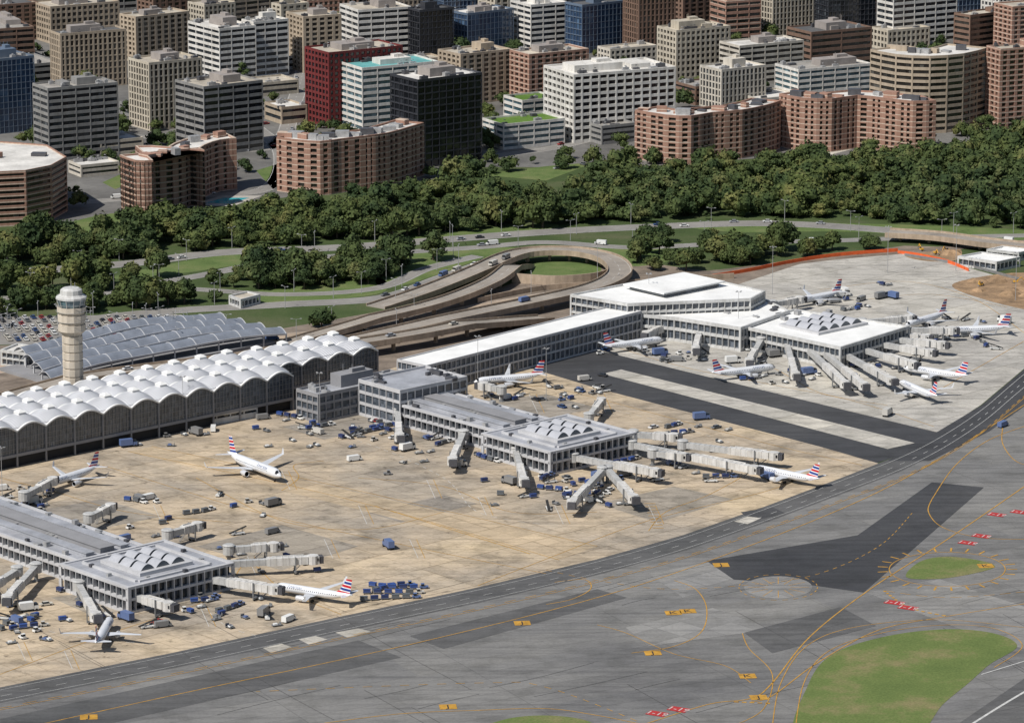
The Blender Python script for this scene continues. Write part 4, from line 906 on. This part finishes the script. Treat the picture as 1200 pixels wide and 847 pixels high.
for key in ('v1','v2'):
    pts=R[key]
    for _ in range(4):
        i=rv.randrange(4,len(pts)-5); a=Vector(pts[i]); b=Vector(pts[i+1]); d=(b-a).normalized(); q=a+Vector((-d.y,d.x,0))*2
        veh(rv.choice(['car','van']),q.x,q.y,math.atan2(d.y,d.x),z=a.z+.05,label='vehicle on the elevated road',group='traffic on the roads')
for _ in range(60):
    p=P(rv.uniform(0,1200),rv.uniform(60,200))
    if free(p): veh('car',p[0],p[1],rv.choice([.6,2.17]),label='car parked between city buildings',group='cars in the city')
# ---------------------------------------------------------------- lamps
def lampmesh(h,arm,heads):
    m=MB(); m.cyl(0,0,0,h,.16,.09,6)
    for k in range(heads):
        a=2*math.pi*k/heads; m.beam((0,0,h),(arm*math.cos(a),arm*math.sin(a),h+.3),.1,.1); m.box(arm*math.cos(a),arm*math.sin(a),h+.2,h+.45,.9,.4,a)
    return m.mesh('lamp',[M('lamp_pole_metal',(.42,.42,.42),.1,1,.5,.3)])
sl=lampmesh(10,2,2); ml_=lampmesh(22,1.2,4)
def lamp(me,x,y,nm,lb,z=0):
    o=bpy.data.objects.new(nm,me); COL.objects.link(o); o.location=(x,y,z); o.rotation_euler=(0,0,rv.uniform(0,3)); o['label']=lb; o['category']='street lamp'; o['group']='lamp posts beside roads'
for key,stp,w in (('pk1',5,9),('a1',4,8),('a2',4,9.5),('pk2',6,6.5),('a3',5,6)):
    for i in range(0,len(R[key])-1,stp):
        a=Vector(R[key][i]); b=Vector(R[key][i+1]); d=(b-a).normalized(); q=a+Vector((-d.y,d.x))*w*(1 if (i//stp)%2 else -1); lamp(sl,q.x,q.y,'street_lamp','grey street lamp with two arms beside road')
for i in range(24):
    p=P(rv.uniform(0,230),rv.uniform(378,400)); lamp(sl,p[0],p[1],'street_lamp','grey street lamp in the parking lot')
for px in ((3,592),(215,505),(375,500),(640,470),(560,455),(905,345),(1040,320),(1120,318),(865,400),(760,378),(1190,352),(700,340)):
    p=P(*px); lamp(ml_,p[0],p[1],'light_mast','tall floodlight mast at the apron edge')
# ---------------------------------------------------------------- trees
leafM,nt,b=newmat('tree_foliage'); v=pos(nt)
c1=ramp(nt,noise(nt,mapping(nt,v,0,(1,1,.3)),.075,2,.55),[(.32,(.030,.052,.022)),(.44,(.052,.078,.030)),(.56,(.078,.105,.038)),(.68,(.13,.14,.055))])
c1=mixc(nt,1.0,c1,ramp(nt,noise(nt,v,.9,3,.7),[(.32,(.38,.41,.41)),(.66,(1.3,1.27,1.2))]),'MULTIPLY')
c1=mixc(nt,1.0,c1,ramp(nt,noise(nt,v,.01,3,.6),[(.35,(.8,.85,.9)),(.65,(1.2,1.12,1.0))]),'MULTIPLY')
nt.links.new(c1,b.inputs['Base Color']); b.inputs['Roughness'].default_value=.8; b.inputs['Specular IOR Level'].default_value=.15
barkM=M('tree_bark',(.10,.075,.05),.3,1)
def cubesphere(n):
    vs=[]
    for ax in range(3):
        for sg in (-1,1):
            for i in range(n):
                for j in range(n):
                    q=[]
                    for di,dj in ((0,0),(1,0),(1,1),(0,1)):
                        a=-1+2*(i+di)/n; b_=-1+2*(j+dj)/n; p=[0,0,0]; p[ax]=sg; p[(ax+1)%3]=a; p[(ax+2)%3]=b_*sg; p=np.array(p,float); q.append(p/np.linalg.norm(p))
                    vs.append(q)
    return np.array(vs)
def crown(seed,lobes,n,leaves,R0=4.2,Hh=9.0):
    r=np.random.default_rng(seed); quads=[]; cs=cubesphere(n)
    for l in range(lobes):
        a=2*math.pi*l/max(1,lobes-1)+r.uniform(-.5,.5); rad=0 if l==0 else R0*r.uniform(.35,.8)
        zc=Hh*r.uniform(.6,.74) if l==0 else Hh*r.uniform(.30,.70)
        c=np.array([rad*math.cos(a),rad*math.sin(a),zc]); lr=R0*(r.uniform(.55,.75) if l==0 else r.uniform(.32,.62)); sc_=np.array([lr,lr*r.uniform(.85,1.15),lr*r.uniform(.7,1.05)])
        ph=r.uniform(0,6,3)
        d=1+.18*np.sin(cs[...,0]*5+ph[0])*np.sin(cs[...,1]*5+ph[1])+.12*np.sin(cs[...,2]*7+ph[2])
        quads.append(cs*sc_*d[...,None]*.85+c)
        k=leaves//lobes; dr=r.normal(size=(k,3)); dr[:,2]=np.abs(dr[:,2])*1.0-.4; dr/=np.linalg.norm(dr,axis=1)[:,None]
        cen=dr*sc_*r.uniform(.8,1.28,(k,1))+c; nrm=dr+r.normal(size=(k,3))*.5; nrm/=np.linalg.norm(nrm,axis=1)[:,None]
        t1=np.cross(nrm,r.normal(size=(k,3))); t1/=np.linalg.norm(t1,axis=1)[:,None]; t2=np.cross(nrm,t1); s=r.uniform(.2,.58,(k,1))*R0/4.2
        quads.append(np.stack([cen-t1*s-t2*s*.7,cen+t1*s-t2*s*.5,cen+t1*s*.8+t2*s,cen-t1*s*.6+t2*s*.8],1))
    return np.concatenate(quads)
def quads_mesh(name,Q,mats):
    me=bpy.data.meshes.new(name); n=len(Q); me.vertices.add(n*4); me.vertices.foreach_set('co',Q.reshape(-1).astype(np.float32))
    me.loops.add(n*4); me.loops.foreach_set('vertex_index',np.arange(n*4,dtype=np.int32)); me.polygons.add(n)
    me.polygons.foreach_set('loop_start',np.arange(0,n*4,4,dtype=np.int32))
    for m in mats: me.materials.append(m)
    me.update(calc_edges=True); return me
def trunkmesh(seed):
    r=random.Random(seed); m=MB(); m.cyl(0,0,0,5.5,.38,.18,7)
    for k in range(4):
        a=r.uniform(0,6.28); m.beam((0,0,2.5+k*.6),(2.4*math.cos(a),2.4*math.sin(a),5.5+r.uniform(0,1.5)),.16,.16)
    return m.mesh('trunk',[barkM])
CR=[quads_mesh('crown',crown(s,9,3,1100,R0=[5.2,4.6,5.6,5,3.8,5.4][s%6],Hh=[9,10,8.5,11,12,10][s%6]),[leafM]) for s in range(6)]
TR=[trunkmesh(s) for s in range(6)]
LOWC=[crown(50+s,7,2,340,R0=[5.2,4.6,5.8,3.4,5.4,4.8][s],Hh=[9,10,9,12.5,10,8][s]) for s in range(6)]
def nearroad(p,ex=3):
    for pts,hw,clear in ROADS:
        for dy in clear:
            q0=p+np.array([0,dy])
            d=np.hypot(pts[:,0]-q0[0],pts[:,1]-q0[1])
            if d.min()<hw+16:
                a=pts[:-1];b_=pts[1:]; ab=b_-a; t=np.clip(((q0-a)*ab).sum(1)/(ab*ab).sum(1),0,1); q=a+ab*t[:,None]
                if np.hypot(*(q-q0).T).min()<hw+ex: return True
    return False
regions=[([(-80,280),(80,275),(140,268),(240,262),(330,250),(420,240),(500,228),(560,210),(660,212),(744,206),(912,194),(1000,190),(1097,190),(1160,172),(1300,160),(1300,284),(1120,275),(1000,272),(960,290),(830,300),(740,292),(660,282),(560,285),(440,290),(300,300),(160,305),(60,318),(-80,322)],9.2,.95),
 ([(-80,322),(60,320),(160,312),(300,304),(440,298),(560,296),(500,318),(440,345),(330,352),(180,360),(60,368),(-80,374)],8.6,.95),
 ([(740,296),(860,292),(960,292),(1060,284),(1000,296),(860,312),(760,322),(735,318)],9,.7),
 ([(1000,276),(1240,292),(1240,305),(1130,292),(1060,288)],9,.6),
 ([(-60,424),(60,418),(60,432),(-60,440)],8,.7),([(120,404),(330,384),(420,372),(420,380),(250,398),(130,410)],9,.5),
 ([(-100,266),(130,252),(330,230),(500,210),(744,196),(912,184),(1097,180),(1250,158),(1250,120),(1100,100),(900,90),(700,100),(500,110),(300,110),(-100,160)],12,.42),
 ([(-100,160),(300,110),(700,100),(1100,100),(1300,90),(1300,-30),(-100,-30)],15,.28),
 ([(450,352),(560,318),(590,305),(600,312),(560,335),(470,362)],9,.35),([(420,362),(540,345),(600,336),(600,345),(480,372)],9,.3)]
TP=[]; rt=random.Random(21)
for ri,(px,spc,den) in enumerate(regions):
    w=[P(*p) for p in px]; xs=[p[0] for p in w]; ys=[p[1] for p in w]; x=min(xs)
    while x<max(xs):
        y=min(ys)
        while y<max(ys):
            if rt.random()<den:
                p=(x+rt.uniform(-.5,.5)*spc,y+rt.uniform(-.5,.5)*spc)
                if inpoly(p,w) and free(p) and not any(inpoly(p,q) for q in NOTREE) and not nearroad(np.array(p)):
                    clump=math.sin(p[0]*.031+1)*math.sin(p[1]*.023+2)+.5*math.sin(p[0]*.011-p[1]*.017)
                    thr=[-.85,-.6,-2,-2,-2,-2,-.7,-.7,-2,-2][ri]
                    if clump>thr:
                        s=rt.choice([rt.uniform(.5,.85),rt.uniform(.85,1.2),rt.uniform(1.1,1.6)]); TP.append((p[0],p[1],s*(.75 if ri in (6,7) else 1.0)))
            y+=spc
        x+=spc
TP.sort(key=lambda t:t[1])
near=TP[:300]; far=TP[300:]
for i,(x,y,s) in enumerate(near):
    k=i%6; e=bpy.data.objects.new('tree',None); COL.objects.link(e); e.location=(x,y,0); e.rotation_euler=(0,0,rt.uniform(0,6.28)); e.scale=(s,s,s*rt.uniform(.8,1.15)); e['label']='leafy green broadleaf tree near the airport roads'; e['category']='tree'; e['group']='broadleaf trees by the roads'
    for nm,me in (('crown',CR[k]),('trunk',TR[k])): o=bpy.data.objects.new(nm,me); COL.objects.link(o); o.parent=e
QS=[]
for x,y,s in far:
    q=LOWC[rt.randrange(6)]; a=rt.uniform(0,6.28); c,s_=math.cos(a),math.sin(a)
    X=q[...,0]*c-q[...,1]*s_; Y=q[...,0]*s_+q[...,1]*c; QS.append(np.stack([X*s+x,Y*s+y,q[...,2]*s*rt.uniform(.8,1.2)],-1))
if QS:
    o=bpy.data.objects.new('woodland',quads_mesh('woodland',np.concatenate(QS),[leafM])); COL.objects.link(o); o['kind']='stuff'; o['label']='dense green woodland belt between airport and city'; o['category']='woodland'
print('trees',len(TP))
# ---------------------------------------------------------------- camera and light
cam=bpy.data.cameras.new('camera'); co=bpy.data.objects.new('camera',cam); COL.objects.link(co); co.location=(0,-OFF,H); co.rotation_euler=(math.radians(90-13.3),0,0)
cam.sensor_width=36; cam.lens=36*F/1200; cam.clip_start=10; cam.clip_end=30000; sc.camera=co
wd=bpy.data.worlds.new('World'); sc.world=wd; wd.use_nodes=True; nt=wd.node_tree; sky=nt.nodes.new('ShaderNodeTexSky'); sky.sky_type='NISHITA'; sky.sun_disc=False
az=Vector((-.68,-.60)).normalized(); el=math.radians(50); sky.sun_elevation=el; sky.sun_rotation=math.atan2(az.x,az.y)
nt.links.new(sky.outputs[0],nt.nodes['Background'].inputs[0]); nt.nodes['Background'].inputs[1].default_value=.068
sun=bpy.data.lights.new('sun','SUN'); sun.energy=4.9; sun.angle=math.radians(.5); sun.color=(1,.96,.90); so=bpy.data.objects.new('sun',sun); COL.objects.link(so)
dv=Vector((az.x*math.cos(el),az.y*math.cos(el),math.sin(el))); so.rotation_euler=dv.to_track_quat('Z','Y').to_euler()
sc.view_settings.view_transform='Standard'; sc.view_settings.look='None'; sc.view_settings.exposure=0
